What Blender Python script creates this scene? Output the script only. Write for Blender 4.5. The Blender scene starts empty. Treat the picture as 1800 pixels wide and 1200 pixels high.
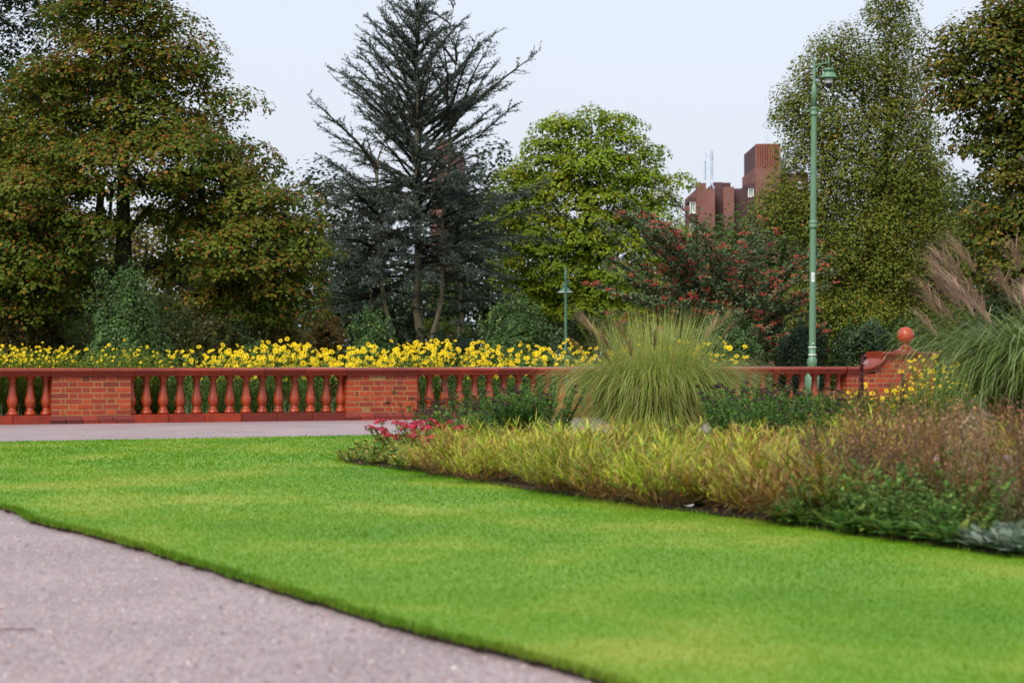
import bpy, bmesh, math, random
import numpy as np
from mathutils import Vector, Matrix

# ---------------------------------------------------------------- camera, sky, sun, exposure
S = bpy.context.scene
F = 3800.0            # focal length in photo pixels (photo 1800 x 1200)
HZ = 630.0            # horizon row
EYE = 0.88            # eye height
cam_d = bpy.data.cameras.new('camera')
cam = bpy.data.objects.new('camera', cam_d)
S.collection.objects.link(cam)
cam.location = (0, 0, EYE)
cam.rotation_euler = (math.radians(90) + math.atan((HZ - 600) / F), 0, 0)
cam_d.sensor_width = 36.0
cam_d.lens = F / 1800 * 36
cam_d.clip_start = 0.1
cam_d.clip_end = 3000
cam_d.dof.use_dof = True
cam_d.dof.focus_distance = 30.0
cam_d.dof.aperture_fstop = 4.2
S.camera = cam

SUN_EL, SUN_AZ = math.radians(44), math.radians(208)     # azimuth clockwise from +Y: behind the viewer, left
w = bpy.data.worlds.new('World'); S.world = w; w.use_nodes = True
nt = w.node_tree; nt.nodes.clear()
sky = nt.nodes.new('ShaderNodeTexSky'); sky.sky_type = 'NISHITA'; sky.sun_disc = False
sky.sun_elevation = SUN_EL; sky.sun_rotation = SUN_AZ
sky.air_density = 1.0; sky.dust_density = 6.0; sky.ozone_density = 1.0
ov = nt.nodes.new('ShaderNodeMix'); ov.data_type = 'RGBA'      # even cloud cover over the sky
ov.inputs[0].default_value = 0.86
ov.inputs[7].default_value = (3.55, 3.80, 4.25, 1)
bg = nt.nodes.new('ShaderNodeBackground'); bg.inputs[1].default_value = 0.10
wo = nt.nodes.new('ShaderNodeOutputWorld')
nt.links.new(sky.outputs[0], ov.inputs[6]); nt.links.new(ov.outputs[2], bg.inputs[0]); nt.links.new(bg.outputs[0], wo.inputs[0])

sl = bpy.data.lights.new('sun', 'SUN'); sl.energy = 1.5; sl.angle = math.radians(35); sl.color = (1, 0.97, 0.92)
so = bpy.data.objects.new('sun', sl); S.collection.objects.link(so)
sd = Vector((math.sin(SUN_AZ) * math.cos(SUN_EL), math.cos(SUN_AZ) * math.cos(SUN_EL), math.sin(SUN_EL)))
so.rotation_euler = sd.to_track_quat('Z', 'Y').to_euler()
so.location = (-10, -10, 30)
S.view_settings.view_transform = 'Standard'; S.view_settings.look = 'None'
S.view_settings.gamma = 1.0; S.view_settings.use_curve_mapping = False
S.view_settings.exposure = 1.25
S.render.engine = 'CYCLES'
S.cycles.max_bounces = 6; S.cycles.diffuse_bounces = 3; S.cycles.glossy_bounces = 2; S.cycles.transmission_bounces = 4
S.cycles.use_denoising = True
S.cycles.caustics_reflective = False; S.cycles.caustics_refractive = False

# ---------------------------------------------------------------- helpers
RNG = np.random.default_rng(7)
random.seed(7)
COL = S.collection

def lin(r, g, b):
    f = lambda c: ((c / 255 + 0.055) / 1.055) ** 2.4 if c > 10 else c / 255 / 12.92
    return (f(r), f(g), f(b))

def at(px, py, Y):                       # photo pixel at depth Y -> point
    return np.array([(px - 900) / F * Y, Y, EYE + (HZ - py) / F * Y])

def gp(px, py):                          # photo pixel on the ground
    Y = F * EYE / (py - HZ)
    return np.array([(px - 900) / F * Y, Y, 0.0])

def mesh_np(name, V, faces, mats, col=None, smooth=False, matidx=None):
    """faces: list of int arrays (n,k) with k 3 or 4"""
    me = bpy.data.meshes.new(name)
    V = np.asarray(V, dtype=np.float32)
    me.vertices.add(len(V)); me.vertices.foreach_set('co', V.ravel())
    loops, starts, st = [], [], 0
    for f in faces:
        f = np.asarray(f, dtype=np.int32)
        if len(f) == 0: continue
        k = f.shape[1]
        loops.append(f.ravel()); starts.append(st + np.arange(len(f)) * k); st += f.size
    loops = np.concatenate(loops); starts = np.concatenate(starts)
    me.loops.add(len(loops)); me.loops.foreach_set('vertex_index', loops.astype(np.int32))
    me.polygons.add(len(starts)); me.polygons.foreach_set('loop_start', starts.astype(np.int32))
    if smooth: me.polygons.foreach_set('use_smooth', np.ones(len(starts), dtype=bool))
    if matidx is not None: me.polygons.foreach_set('material_index', np.asarray(matidx, dtype=np.int32))
    if col is not None:
        a = me.attributes.new('col', 'FLOAT_COLOR', 'POINT')
        c = np.ones((len(V), 4), dtype=np.float32); c[:, :3] = np.clip(col, 0, 1)
        a.data.foreach_set('color', c.ravel())
    for m in (mats if isinstance(mats, (list, tuple)) else [mats]): me.materials.append(m)
    me.update(calc_edges=True); me.validate()
    return me

class MB:                                # mesh bag in numpy
    def __init__(s): s.V = []; s.Q = []; s.T = []; s.C = []; s.n = 0
    def add(s, V, Q=None, T=None, C=None):
        V = np.asarray(V, dtype=float).reshape(-1, 3)
        if Q is not None and len(Q): s.Q.append(np.asarray(Q) + s.n)
        if T is not None and len(T): s.T.append(np.asarray(T) + s.n)
        if C is None: C = (0.5, 0.5, 0.5)
        C = np.asarray(C, dtype=float)
        if C.ndim == 1: C = np.tile(C, (len(V), 1))
        s.V.append(V); s.C.append(C); s.n += len(V)
    def mesh(s, name, mat, smooth=False):
        f = []
        if s.Q: f.append(np.concatenate(s.Q))
        if s.T: f.append(np.concatenate(s.T))
        return mesh_np(name, np.concatenate(s.V), f, mat, np.concatenate(s.C), smooth)

def link(name, data, parent=None, loc=None, rot=None, scale=None):
    o = bpy.data.objects.new(name, data); COL.objects.link(o)
    if parent is not None: o.parent = parent
    if loc is not None: o.location = [float(v) for v in loc]
    if rot is not None: o.rotation_euler = rot
    if scale is not None: o.scale = scale if hasattr(scale, '__len__') else (scale,) * 3
    return o

def tag(o, label=None, cat=None, group=None, kind=None):
    if label: o['label'] = label
    if cat: o['category'] = cat
    if group: o['group'] = group
    if kind: o['kind'] = kind
    return o

def thing(name, label, cat, loc=(0, 0, 0), rz=0.0, group=None):
    o = link(name, None, loc=loc, rot=(0, 0, rz)); o.empty_display_size = 0.1
    return tag(o, label, cat, group)

# ---- materials
def mat(name, color=(0.5, 0.5, 0.5), rough=0.6, spec=0.4, attr=None, noise=None, bump=None, transl=0.0,
        objrand=None, metal=0.0, coat=0.0, ramp=None):
    m = bpy.data.materials.new(name); m.use_nodes = True
    t = m.node_tree; N = t.nodes; L = t.links
    b = N['Principled BSDF']; out = N['Material Output']
    b.inputs['Base Color'].default_value = (*color, 1)
    b.inputs['Roughness'].default_value = rough
    b.inputs['Specular IOR Level'].default_value = spec
    b.inputs['Metallic'].default_value = metal
    b.inputs['Coat Weight'].default_value = coat
    b.inputs['Coat Roughness'].default_value = 0.15
    src = None
    if attr:
        a = N.new('ShaderNodeAttribute'); a.attribute_name = attr; src = a.outputs['Color']
    tc = N.new('ShaderNodeTexCoord')
    if ramp is not None:                       # per-object random pick between colours
        oi = N.new('ShaderNodeObjectInfo'); cr = N.new('ShaderNodeValToRGB')
        els = cr.color_ramp.elements
        while len(els) < len(ramp): els.new(0.5)
        for i, c in enumerate(ramp):
            els[i].position = i / max(1, len(ramp) - 1); els[i].color = (*c, 1)
        L.new(oi.outputs['Random'], cr.inputs[0]); src = cr.outputs[0]
    if noise:                                  # (scale, amount, second colour)
        for sc, amt, c2 in noise:
            nz = N.new('ShaderNodeTexNoise'); nz.inputs['Scale'].default_value = sc; nz.inputs['Detail'].default_value = 6
            L.new(tc.outputs['Object'], nz.inputs['Vector'])
            mr = N.new('ShaderNodeMapRange'); mr.inputs[1].default_value = 0.35; mr.inputs[2].default_value = 0.68
            mr.inputs[4].default_value = amt
            L.new(nz.outputs[0], mr.inputs[0])
            mx = N.new('ShaderNodeMix'); mx.data_type = 'RGBA'
            if src is None: mx.inputs[6].default_value = (*color, 1)
            else: L.new(src, mx.inputs[6])
            mx.inputs[7].default_value = (*c2, 1)
            L.new(mr.outputs[0], mx.inputs[0]); src = mx.outputs[2]
    if objrand:
        oi = N.new('ShaderNodeObjectInfo'); hs = N.new('ShaderNodeHueSaturation')
        mr = N.new('ShaderNodeMapRange'); mr.inputs[3].default_value = 1 - objrand; mr.inputs[4].default_value = 1 + objrand
        L.new(oi.outputs['Random'], mr.inputs[0]); L.new(mr.outputs[0], hs.inputs['Value'])
        if src is None: hs.inputs['Color'].default_value = (*color, 1)
        else: L.new(src, hs.inputs['Color'])
        src = hs.outputs[0]
    if src is not None: L.new(src, b.inputs['Base Color'])
    if bump:
        nz = N.new('ShaderNodeTexNoise'); nz.inputs['Scale'].default_value = bump[0]; nz.inputs['Detail'].default_value = 8
        L.new(tc.outputs['Object'], nz.inputs['Vector'])
        bp = N.new('ShaderNodeBump'); bp.inputs['Strength'].default_value = bump[1]; bp.inputs['Distance'].default_value = bump[2]
        L.new(nz.outputs[0], bp.inputs['Height']); L.new(bp.outputs[0], b.inputs['Normal'])
    if transl:
        tr = N.new('ShaderNodeBsdfTranslucent'); ms = N.new('ShaderNodeMixShader'); ms.inputs[0].default_value = transl
        if src is not None: L.new(src, tr.inputs[0])
        else: tr.inputs[0].default_value = (*color, 1)
        L.new(b.outputs[0], ms.inputs[1]); L.new(tr.outputs[0], ms.inputs[2]); L.new(ms.outputs[0], out.inputs[0])
    return m

M_LEAF = mat('leaf', attr='col', rough=0.5, spec=0.15, transl=0.4)
M_HOLLY = mat('glossy_leaf', attr='col', rough=0.4, spec=0.16, transl=0.2)
M_NEEDLE = mat('needle', attr='col', rough=0.6, spec=0.3, transl=0.1)
M_BLADE = mat('grass_blade', attr='col', rough=0.45, spec=0.25, transl=0.3, objrand=0.26)
M_PETAL = mat('petal', attr='col', rough=0.6, spec=0.2, transl=0.25)
M_BARK = mat('bark', (0.045, 0.036, 0.028), 0.9, 0.2, noise=[(6, 0.7, (0.02, 0.017, 0.013)), (2, 0.5, (0.05, 0.055, 0.03))], bump=(25, 0.6, 0.03))
M_BARK_TAN = mat('tan_bark', (0.20, 0.17, 0.11), 0.9, 0.2, noise=[(5, 0.7, (0.09, 0.085, 0.05))], bump=(25, 0.6, 0.03))
M_BARK_GREY = mat('grey_bark', (0.085, 0.074, 0.06), 0.9, 0.2, noise=[(5, 0.7, (0.04, 0.036, 0.03))], bump=(25, 0.6, 0.03))
M_BARK_BIRCH = mat('birch_bark', (0.16, 0.14, 0.12), 0.8, 0.2, noise=[(4, 0.8, (0.05, 0.04, 0.035))])
M_TERRA = mat('terracotta', lin(160, 60, 25), 0.2, 0.5, noise=[(7, 0.55, lin(126, 42, 22)), (40, 0.25, lin(190, 92, 50)), (2.3, 0.4, lin(104, 36, 22))], objrand=0.16, bump=(60, 0.12, 0.004))
M_TERRA_DARK = mat('wet_terracotta', lin(136, 46, 22), 0.2, 0.42, noise=[(5, 0.5, lin(90, 30, 18)), (30, 0.25, lin(158, 66, 36)), (1.7, 0.4, lin(80, 30, 22))], objrand=0.2, bump=(50, 0.12, 0.004))
M_PLINTH = mat('plinth_terracotta', rough=0.35, spec=0.5, ramp=[lin(156, 54, 24), lin(128, 40, 22), lin(72, 27, 20), lin(144, 46, 22), lin(94, 32, 22)],
               noise=[(9, 0.45, lin(70, 26, 22))], bump=(60, 0.15, 0.004))
M_BRICK = mat('brick', rough=0.62, spec=0.35, ramp=[lin(172, 64, 32), lin(150, 50, 30), lin(122, 40, 32), lin(182, 76, 34), lin(140, 52, 38), lin(96, 40, 38), lin(166, 58, 28), lin(128, 44, 30)],
              noise=[(14, 0.5, lin(124, 42, 26)), (60, 0.25, lin(190, 98, 58)), (1.5, .35, lin(92, 36, 26))], bump=(90, 0.35, 0.006))
M_MORTAR = mat('mortar', lin(164, 126, 84), 0.9, 0.2, noise=[(20, 0.6, lin(128, 92, 60)), (3, .5, lin(126, 86, 56))], bump=(120, 0.4, 0.004))
M_GREEN = mat('green_paint', lin(92, 128, 98), 0.38, 0.5, noise=[(8, 0.35, lin(74, 108, 84)), (50, 0.2, lin(112, 146, 112))])
M_GREEN_FAR = mat('weathered_green_paint', lin(78, 112, 92), 0.45, 0.4, noise=[(8, 0.35, lin(64, 94, 80))])
M_WHITE = mat('white_paint', lin(222, 222, 218), 0.4, 0.4)
M_BLACK = mat('smoked_dome', (0.012, 0.012, 0.02), 0.1, 0.6)
M_SOIL = mat('soil', (0.035, 0.022, 0.015), 0.95, 0.2, noise=[(9, 0.8, (0.018, 0.012, 0.009)), (40, 0.4, (0.06, 0.04, 0.026))], bump=(30, 0.9, 0.03))
M_BUILD = mat('tower_brick', lin(132, 92, 84), 0.85, 0.2, noise=[(0.6, 0.5, lin(104, 66, 60)), (6, 0.3, lin(134, 92, 82)), (0.25, .4, lin(96, 62, 58))])
M_BUILD_DK = mat('dark_and_shaded_tower_brick', lin(90, 66, 68), 0.85, 0.2, noise=[(0.8, 0.4, lin(76, 56, 60))])  # brick of dark bays; also puts shade of side and recess walls into colour
M_CLAD = mat('ribbed_cladding', lin(134, 84, 68), 0.7, 0.3, noise=[(0.9, 0.4, lin(112, 66, 56))])
M_GLASS = mat('window_glass', lin(150, 178, 170), 0.12, 0.6)
M_GLASS_GREEN = mat('green_tinted_glass', lin(130, 175, 130), 0.12, 0.6)
M_PANEL = mat('grey_panel', lin(170, 172, 178), 0.6, 0.3)
M_MAST = mat('mast_steel', lin(176, 188, 206), 0.5, 0.4)

def gravel_material():
    m = bpy.data.materials.new('gravel'); m.use_nodes = True
    t = m.node_tree; N = t.nodes; L = t.links; b = N['Principled BSDF']
    g = N.new('ShaderNodeNewGeometry')
    vo = N.new('ShaderNodeTexVoronoi'); vo.inputs['Scale'].default_value = 85
    L.new(g.outputs['Position'], vo.inputs['Vector'])
    sp = N.new('ShaderNodeSeparateColor'); L.new(vo.outputs['Color'], sp.inputs[0])
    cr = N.new('ShaderNodeValToRGB'); e = cr.color_ramp.elements
    cols = [lin(114, 96, 98), lin(148, 126, 124), lin(170, 150, 150), lin(130, 114, 122), lin(184, 166, 162), lin(146, 134, 144)]
    while len(e) < len(cols): e.new(0.5)
    for i, c in enumerate(cols): e[i].position = i / (len(cols) - 1); e[i].color = (*c, 1)
    L.new(sp.outputs[0], cr.inputs[0])
    nz = N.new('ShaderNodeTexNoise'); nz.inputs['Scale'].default_value = 1.3; nz.inputs['Detail'].default_value = 5
    L.new(g.outputs['Position'], nz.inputs['Vector'])
    mr = N.new('ShaderNodeMapRange'); mr.inputs[1].default_value = 0.35; mr.inputs[2].default_value = 0.7; mr.inputs[3].default_value = 0.86; mr.inputs[4].default_value = 1.12
    L.new(nz.outputs[0], mr.inputs[0])
    hs = N.new('ShaderNodeHueSaturation'); L.new(cr.outputs[0], hs.inputs['Color']); L.new(mr.outputs[0], hs.inputs['Value'])
    L.new(hs.outputs[0], b.inputs['Base Color'])
    b.inputs['Roughness'].default_value = 0.4; b.inputs['Specular IOR Level'].default_value = 0.5
    bp = N.new('ShaderNodeBump'); bp.inputs['Strength'].default_value = 0.8; bp.inputs['Distance'].default_value = 0.008; bp.invert = True
    L.new(vo.outputs['Distance'], bp.inputs['Height']); L.new(bp.outputs[0], b.inputs['Normal'])
    return m
M_GRAVEL = gravel_material()
M_STONE = mat('gravel_stone', attr='col', rough=0.5, spec=0.45)

def lawn_material(name, attr):
    m = bpy.data.materials.new(name); m.use_nodes = True
    t = m.node_tree; N = t.nodes; L = t.links; b = N['Principled BSDF']
    g = N.new('ShaderNodeNewGeometry')
    mp = N.new('ShaderNodeMapping'); mp.inputs['Scale'].default_value = (0.55, 0.42, 1); mp.inputs['Rotation'].default_value = (0, 0, 0.5)
    L.new(g.outputs['Position'], mp.inputs['Vector'])
    nz = N.new('ShaderNodeTexNoise'); nz.inputs['Scale'].default_value = 1.5; nz.inputs['Detail'].default_value = 5; nz.inputs['Roughness'].default_value = 0.55
    L.new(mp.outputs[0], nz.inputs['Vector'])
    cr = N.new('ShaderNodeValToRGB'); e = cr.color_ramp.elements
    e.new(0.5)
    for i, (p, c) in enumerate([(0.34, (0.095, 0.225, 0.005)), (0.5, (0.13, 0.26, 0.007)), (0.66, (0.245, 0.31, 0.03))]):
        e[i].position = p; e[i].color = (*c, 1)
    L.new(nz.outputs[0], cr.inputs[0])
    src = cr.outputs[0]
    if attr:
        a = N.new('ShaderNodeAttribute'); a.attribute_name = 'col'
        mx = N.new('ShaderNodeMix'); mx.data_type = 'RGBA'; mx.blend_type = 'MULTIPLY'; mx.inputs[0].default_value = 1
        L.new(src, mx.inputs[6]); L.new(a.outputs['Color'], mx.inputs[7]); src = mx.outputs[2]
        # colour attribute 0..1 carries 0..1.6 of tint
        vm = N.new('ShaderNodeVectorMath'); vm.operation = 'SCALE'; vm.inputs['Scale'].default_value = 1.7
        L.new(src, vm.inputs[0]); src = vm.outputs[0]
        tr = N.new('ShaderNodeBsdfTranslucent'); ms = N.new('ShaderNodeMixShader'); ms.inputs[0].default_value = 0.5
        L.new(src, tr.inputs[0]); L.new(b.outputs[0], ms.inputs[1]); L.new(tr.outputs[0], ms.inputs[2])
        L.new(ms.outputs[0], N['Material Output'].inputs[0])
    L.new(src, b.inputs['Base Color'])
    b.inputs['Roughness'].default_value = 0.6; b.inputs['Specular IOR Level'].default_value = 0.25
    return m
M_LAWN = lawn_material('lawn_turf', False)
M_LAWNB = lawn_material('lawn_blade', True)
M_PARK = mat('park_grass', (0.05, 0.09, 0.02), 0.9, 0.2, noise=[(0.4, 0.6, (0.035, 0.05, 0.015)), (3, 0.4, (0.03, 0.022, 0.012))])

# ---- solid builders (bmesh) for hard things
def bm_box(bm, x0, x1, y0, y1, z0, z1, bevel=0.0):
    r = bmesh.ops.create_cube(bm, size=1)
    for v in r['verts']:
        v.co = Vector((x0 + (v.co.x + .5) * (x1 - x0), y0 + (v.co.y + .5) * (y1 - y0), z0 + (v.co.z + .5) * (z1 - z0)))
    if bevel:
        ed = list({e for v in r['verts'] for e in v.link_edges})
        bmesh.ops.bevel(bm, geom=ed, offset=bevel, segments=1, affect='EDGES', profile=0.5)

def box_mesh(name, dims, m, bevel=0.0):
    bm = bmesh.new(); bm_box(bm, *dims, bevel=bevel)
    me = bpy.data.meshes.new(name); bm.to_mesh(me); bm.free(); me.materials.append(m); return me

def boxes_mesh(name, lst, m, bevel=0.0):
    bm = bmesh.new()
    for d in lst: bm_box(bm, *d, bevel=bevel)
    me = bpy.data.meshes.new(name); bm.to_mesh(me); bm.free(); me.materials.append(m); return me

def lathe_mesh(name, prof, m, seg=24, smooth=True, cx=0, cy=0):
    prof = np.asarray(prof, float); n = len(prof)
    a = np.arange(seg) / seg * 2 * math.pi
    V = np.stack([cx + prof[:, 0:1] * np.cos(a), cy + prof[:, 0:1] * np.sin(a), np.repeat(prof[:, 1:2], seg, 1)], -1).reshape(-1, 3)
    i, j = np.meshgrid(np.arange(n - 1), np.arange(seg), indexing='ij')
    q = np.stack([i * seg + j, i * seg + (j + 1) % seg, (i + 1) * seg + (j + 1) % seg, (i + 1) * seg + j], -1).reshape(-1, 4)
    V = np.vstack([V, [[cx, cy, prof[0, 1]], [cx, cy, prof[-1, 1]]]]); b, tp = n * seg, n * seg + 1
    t1 = [[b, (k + 1) % seg, k] for k in range(seg)]
    t2 = [[tp, (n - 1) * seg + k, (n - 1) * seg + (k + 1) % seg] for k in range(seg)]
    me = mesh_np(name, V, [q, np.array(t1 + t2)], m, smooth=smooth)
    return me

def tubes(P0, P1, R0, R1, seg=5):        # vectorised tapered tubes
    P0, P1 = np.asarray(P0, float), np.asarray(P1, float); R0, R1 = np.asarray(R0, float), np.asarray(R1, float)
    d = P1 - P0; d /= np.linalg.norm(d, axis=1, keepdims=True) + 1e-9
    h = np.where(np.abs(d[:, 2:3]) > 0.9, np.array([[1., 0, 0]]), np.array([[0, 0, 1.]]))
    u = np.cross(d, h); u /= np.linalg.norm(u, axis=1, keepdims=True) + 1e-9
    v = np.cross(d, u)
    a = np.arange(seg) / seg * 2 * math.pi
    ring = u[:, None] * np.cos(a)[None, :, None] + v[:, None] * np.sin(a)[None, :, None]
    A = P0[:, None] + ring * R0[:, None, None]; B = P1[:, None] + ring * R1[:, None, None]
    V = np.concatenate([A, B], 1).reshape(-1, 3)
    base = (np.arange(len(P0)) * 2 * seg)[:, None, None]
    j = np.arange(seg)
    q = np.stack([j, (j + 1) % seg, seg + (j + 1) % seg, seg + j], -1)[None]
    return V, (base + q).reshape(-1, 4)

def polytube(mb, pts, radii, seg=8, C=None):
    pts = np.asarray(pts, float)
    V, Q = tubes(pts[:-1], pts[1:], radii[:-1], radii[1:], seg); mb.add(V, Q, C=C)

def norm(a): return a / (np.linalg.norm(a, axis=-1, keepdims=True) + 1e-9)

def leaf_quads(mb, P, Nrm, L, C, asp=0.62, fold=0.15, axis=None):
    n = len(P); Nrm = norm(Nrm)
    r = RNG.normal(size=(n, 3)) if axis is None else axis + RNG.normal(size=(n, 3)) * 0.25
    a = norm(r - Nrm * np.sum(r * Nrm, 1, keepdims=True)); b = np.cross(Nrm, a)
    L = np.broadcast_to(L, (n,))[:, None]
    W = L * asp * RNG.uniform(0.8, 1.2, (n, 1))
    base = P - a * L * 0.5; tip = P + a * L * 0.5 - Nrm * L * fold * 0.6
    mid = P + Nrm * L * fold - a * L * 0.06
    s1 = mid + b * W * 0.5 - Nrm * L * fold; s2 = mid - b * W * 0.5 - Nrm * L * fold
    V = np.stack([base, s1, tip, s2], 1).reshape(-1, 3)
    q = (np.arange(n) * 4)[:, None] + np.arange(4)[None]
    # fold along the midrib: two triangles base-s1-tip / base-tip-s2
    T = np.concatenate([q[:, [0, 1, 2]], q[:, [0, 2, 3]]])
    mb.add(V, None, T, np.repeat(C, 4, 0))

def ribbons(mb, base, phi, th0, th1, L, W, nseg, c0, c1, power=1.5, widest=0.35):
    """grass blades. base (n,3); phi azimuth; th0, th1 start and end elevation; c0,c1 (n,3) base and tip colour"""
    n = len(base); p = base.astype(float).copy()
    twist = RNG.uniform(-0.6, 0.6, n)
    wd = np.stack([-np.sin(phi + twist), np.cos(phi + twist), np.zeros(n)], -1)
    rows, cols = [], []
    for i in range(nseg + 1):
        t = i / nseg
        wv = W * (0.55 + 0.45 * t / widest if t < widest else max(0.0, 1 - (t - widest) / (1 - widest)) ** 0.7)
        if i == nseg: wv = W * 0.04
        rows.append(np.stack([p - wd * wv[:, None] / 2, p + wd * wv[:, None] / 2], 1))
        cc = c0 * (1 - t) + c1 * t; cols.append(np.stack([cc, cc], 1))
        th = th0 + (th1 - th0) * (((i + 0.5) / nseg) ** power)
        st = L / nseg
        p = p + np.stack([np.cos(th) * np.cos(phi), np.cos(th) * np.sin(phi), np.sin(th)], -1) * st[:, None]
    V = np.stack(rows, 1).reshape(n, -1, 3); Cc = np.stack(cols, 1).reshape(n, -1, 3)
    k = (nseg + 1) * 2
    i = np.arange(nseg)
    q = np.stack([2 * i, 2 * i + 1, 2 * i + 3, 2 * i + 2], -1)
    Q = ((np.arange(n) * k)[:, None, None] + q[None]).reshape(-1, 4)
    mb.add(V.reshape(-1, 3), Q, None, Cc.reshape(-1, 3))
    return p

def pick(cols, n, jit=0.18, probs=None):
    cols = np.asarray(cols, float)
    c = cols[RNG.choice(len(cols), n, p=probs)]
    return np.clip(c * RNG.uniform(1 - jit, 1 + jit, (n, 1)) * RNG.uniform(1 - jit / 3, 1 + jit / 3, (n, 3)), 0, 1)

# ---------------------------------------------------------------- ground, paths, lawn
def sheet(name, pts, z, m, label=None):
    bm = bmesh.new(); vs = [bm.verts.new((p[0], p[1], z)) for p in pts]; bm.faces.new(vs)
    bmesh.ops.recalc_face_normals(bm, faces=bm.faces)
    if bm.faces[0].normal.z < 0 if False else False: pass
    me = bpy.data.meshes.new(name); bm.to_mesh(me); bm.free(); me.materials.append(m)
    o = link(name, me); o['kind'] = 'structure'
    return o
sheet('ground', [(-900, -60), (900, -60), (900, 1500), (-900, 1500)], 0.0, M_PARK)

# balustrade line in plan: y = WY + WS * (x - WX)
WX, WY, WS = -6.03, 29.0, 0.45
U = np.array([1, WS]) / math.hypot(1, WS); NB = np.array([-U[1], U[0]])     # along, away from viewer
def wall_s(px):
    t = (px - 900) / F; Y = (WY - WS * WX) / (1 - WS * t); X = t * Y
    return (X - WX) / U[0]
def wall_pt(s, d=0.0, z=0.0):
    q = np.array([WX, WY]) + U * s + NB * d
    return np.array([q[0], q[1], z])

# gravel everywhere between the camera and the wall; lawn and bed lie on it
g0, g1 = wall_pt(-30, 0.25), wall_pt(26, 0.25)
sheet('gravel_path', [(-26, -8), (26, -8), (g1[0], g1[1]), (g0[0], g0[1])], 0.004, M_GRAVEL)

near_px = [(-900, 720), (-420, 795), (-200, 838), (0, 897), (83, 926), (153, 944), (240, 968), (300, 988), (367, 1007), (477, 1041), (597, 1078), (740, 1118), (880, 1157), (1030, 1201), (1250, 1275), (1500, 1370), (2050, 1620)]
far_px = [(2600, 762), (1500, 765), (1000, 766), (800, 767), (700, 768), (400, 774), (0, 781), (-300, 787)]
def densify(P, step):
    out = []
    for a, b in zip(P[:-1], P[1:]):
        k = max(1, int(np.linalg.norm(b - a) / step))
        for i in range(k): out.append(a + (b - a) * i / k)
    out.append(P[-1]); return out
def smooth_poly(P, it=2):
    P = [np.array(p) for p in P]
    for _ in range(it):
        Q = [P[0]]
        for a, b in zip(P[:-1], P[1:]): Q += [a * .75 + b * .25, a * .25 + b * .75]
        Q.append(P[-1]); P = Q
    return P
near_edge = densify(smooth_poly([gp(*p) for p in near_px[3:]]), 0.06)
left = [np.array([-9.5, 23.5, 0]), np.array([-9.0, 17, 0]), np.array([-6.2, 13.5, 0])]
far_edge = densify(smooth_poly([gp(*p) for p in far_px[:-1]] ), 0.2)
bed_px = [(1800, 993), (1650, 972), (1520, 952), (1420, 938), (1350, 925), (1200, 909), (1000, 880), (900, 866), (770, 842), (680, 829), (612, 822), (598, 815), (612, 806), (650, 794), (700, 781), (760, 772), (820, 768.5), (860, 767.6)]
bed_edge = densify(smooth_poly([gp(*p) for p in [(2100, 1035)] + bed_px]), 0.1)
wob = lambda P, a: [p + np.array([RNG.normal() * a, RNG.normal() * a, 0]) for p in P]
lf = np.cumsum(RNG.normal(size=(len(near_edge), 2)) * .006, 0); lf -= np.linspace(0, 1, len(lf))[:, None] * lf[-1]
lf = np.clip(lf - np.array([np.convolve(lf[:, i], np.ones(41) / 41, 'same') for i in (0, 1)]).T, -.03, .03)
near_edge = [p + np.array([d[0], d[1], 0]) for p, d in zip(wob(near_edge, 0.008), lf)]
lawn_loop = left[::-1][:0] + near_edge + [np.array([6.5, 6.0, 0]), np.array([14, 24.6, 0])] + far_edge[1:] + left
LAWN_Z = 0.03
def slab(name, loop, z, m_top, m_side):
    bm = bmesh.new()
    a = [bm.verts.new((p[0], p[1], z)) for p in loop]; b = [bm.verts.new((p[0] + RNG.normal() * .004, p[1] + RNG.normal() * .004, 0.001)) for p in loop]
    f = bm.faces.new(a)
    if f.normal.z < 0: f.normal_flip()
    n = len(loop)
    for i in range(n):
        g = bm.faces.new((a[i], a[(i + 1) % n], b[(i + 1) % n], b[i])); g.material_index = 1
    bmesh.ops.triangulate(bm, faces=[f])
    me = bpy.data.meshes.new(name); bm.to_mesh(me); bm.free()
    me.materials.append(m_top); me.materials.append(m_side)
    o = link(name, me); o['kind'] = 'structure'; return o
slab('lawn', lawn_loop, LAWN_Z, M_LAWN, M_SOIL)

def in_poly(P, poly):
    poly = np.asarray([p[:2] for p in poly]); x, y = P[:, 0], P[:, 1]
    c = np.zeros(len(P), bool); j = len(poly) - 1
    for i in range(len(poly)):
        xi, yi = poly[i]; xj, yj = poly[j]
        if yi != yj:
            c ^= ((yi > y) != (yj > y)) & (x < (xj - xi) * (y - yi) / (yj - yi) + xi)
        j = i
    return c
bed_loop = bed_edge + [np.array([13.5, 24.0, 0]), np.array([14, 11, 0])]
# the bed: slightly mounded soil
slab('flower_bed', bed_loop, 0.045, M_SOIL, M_SOIL)

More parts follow.
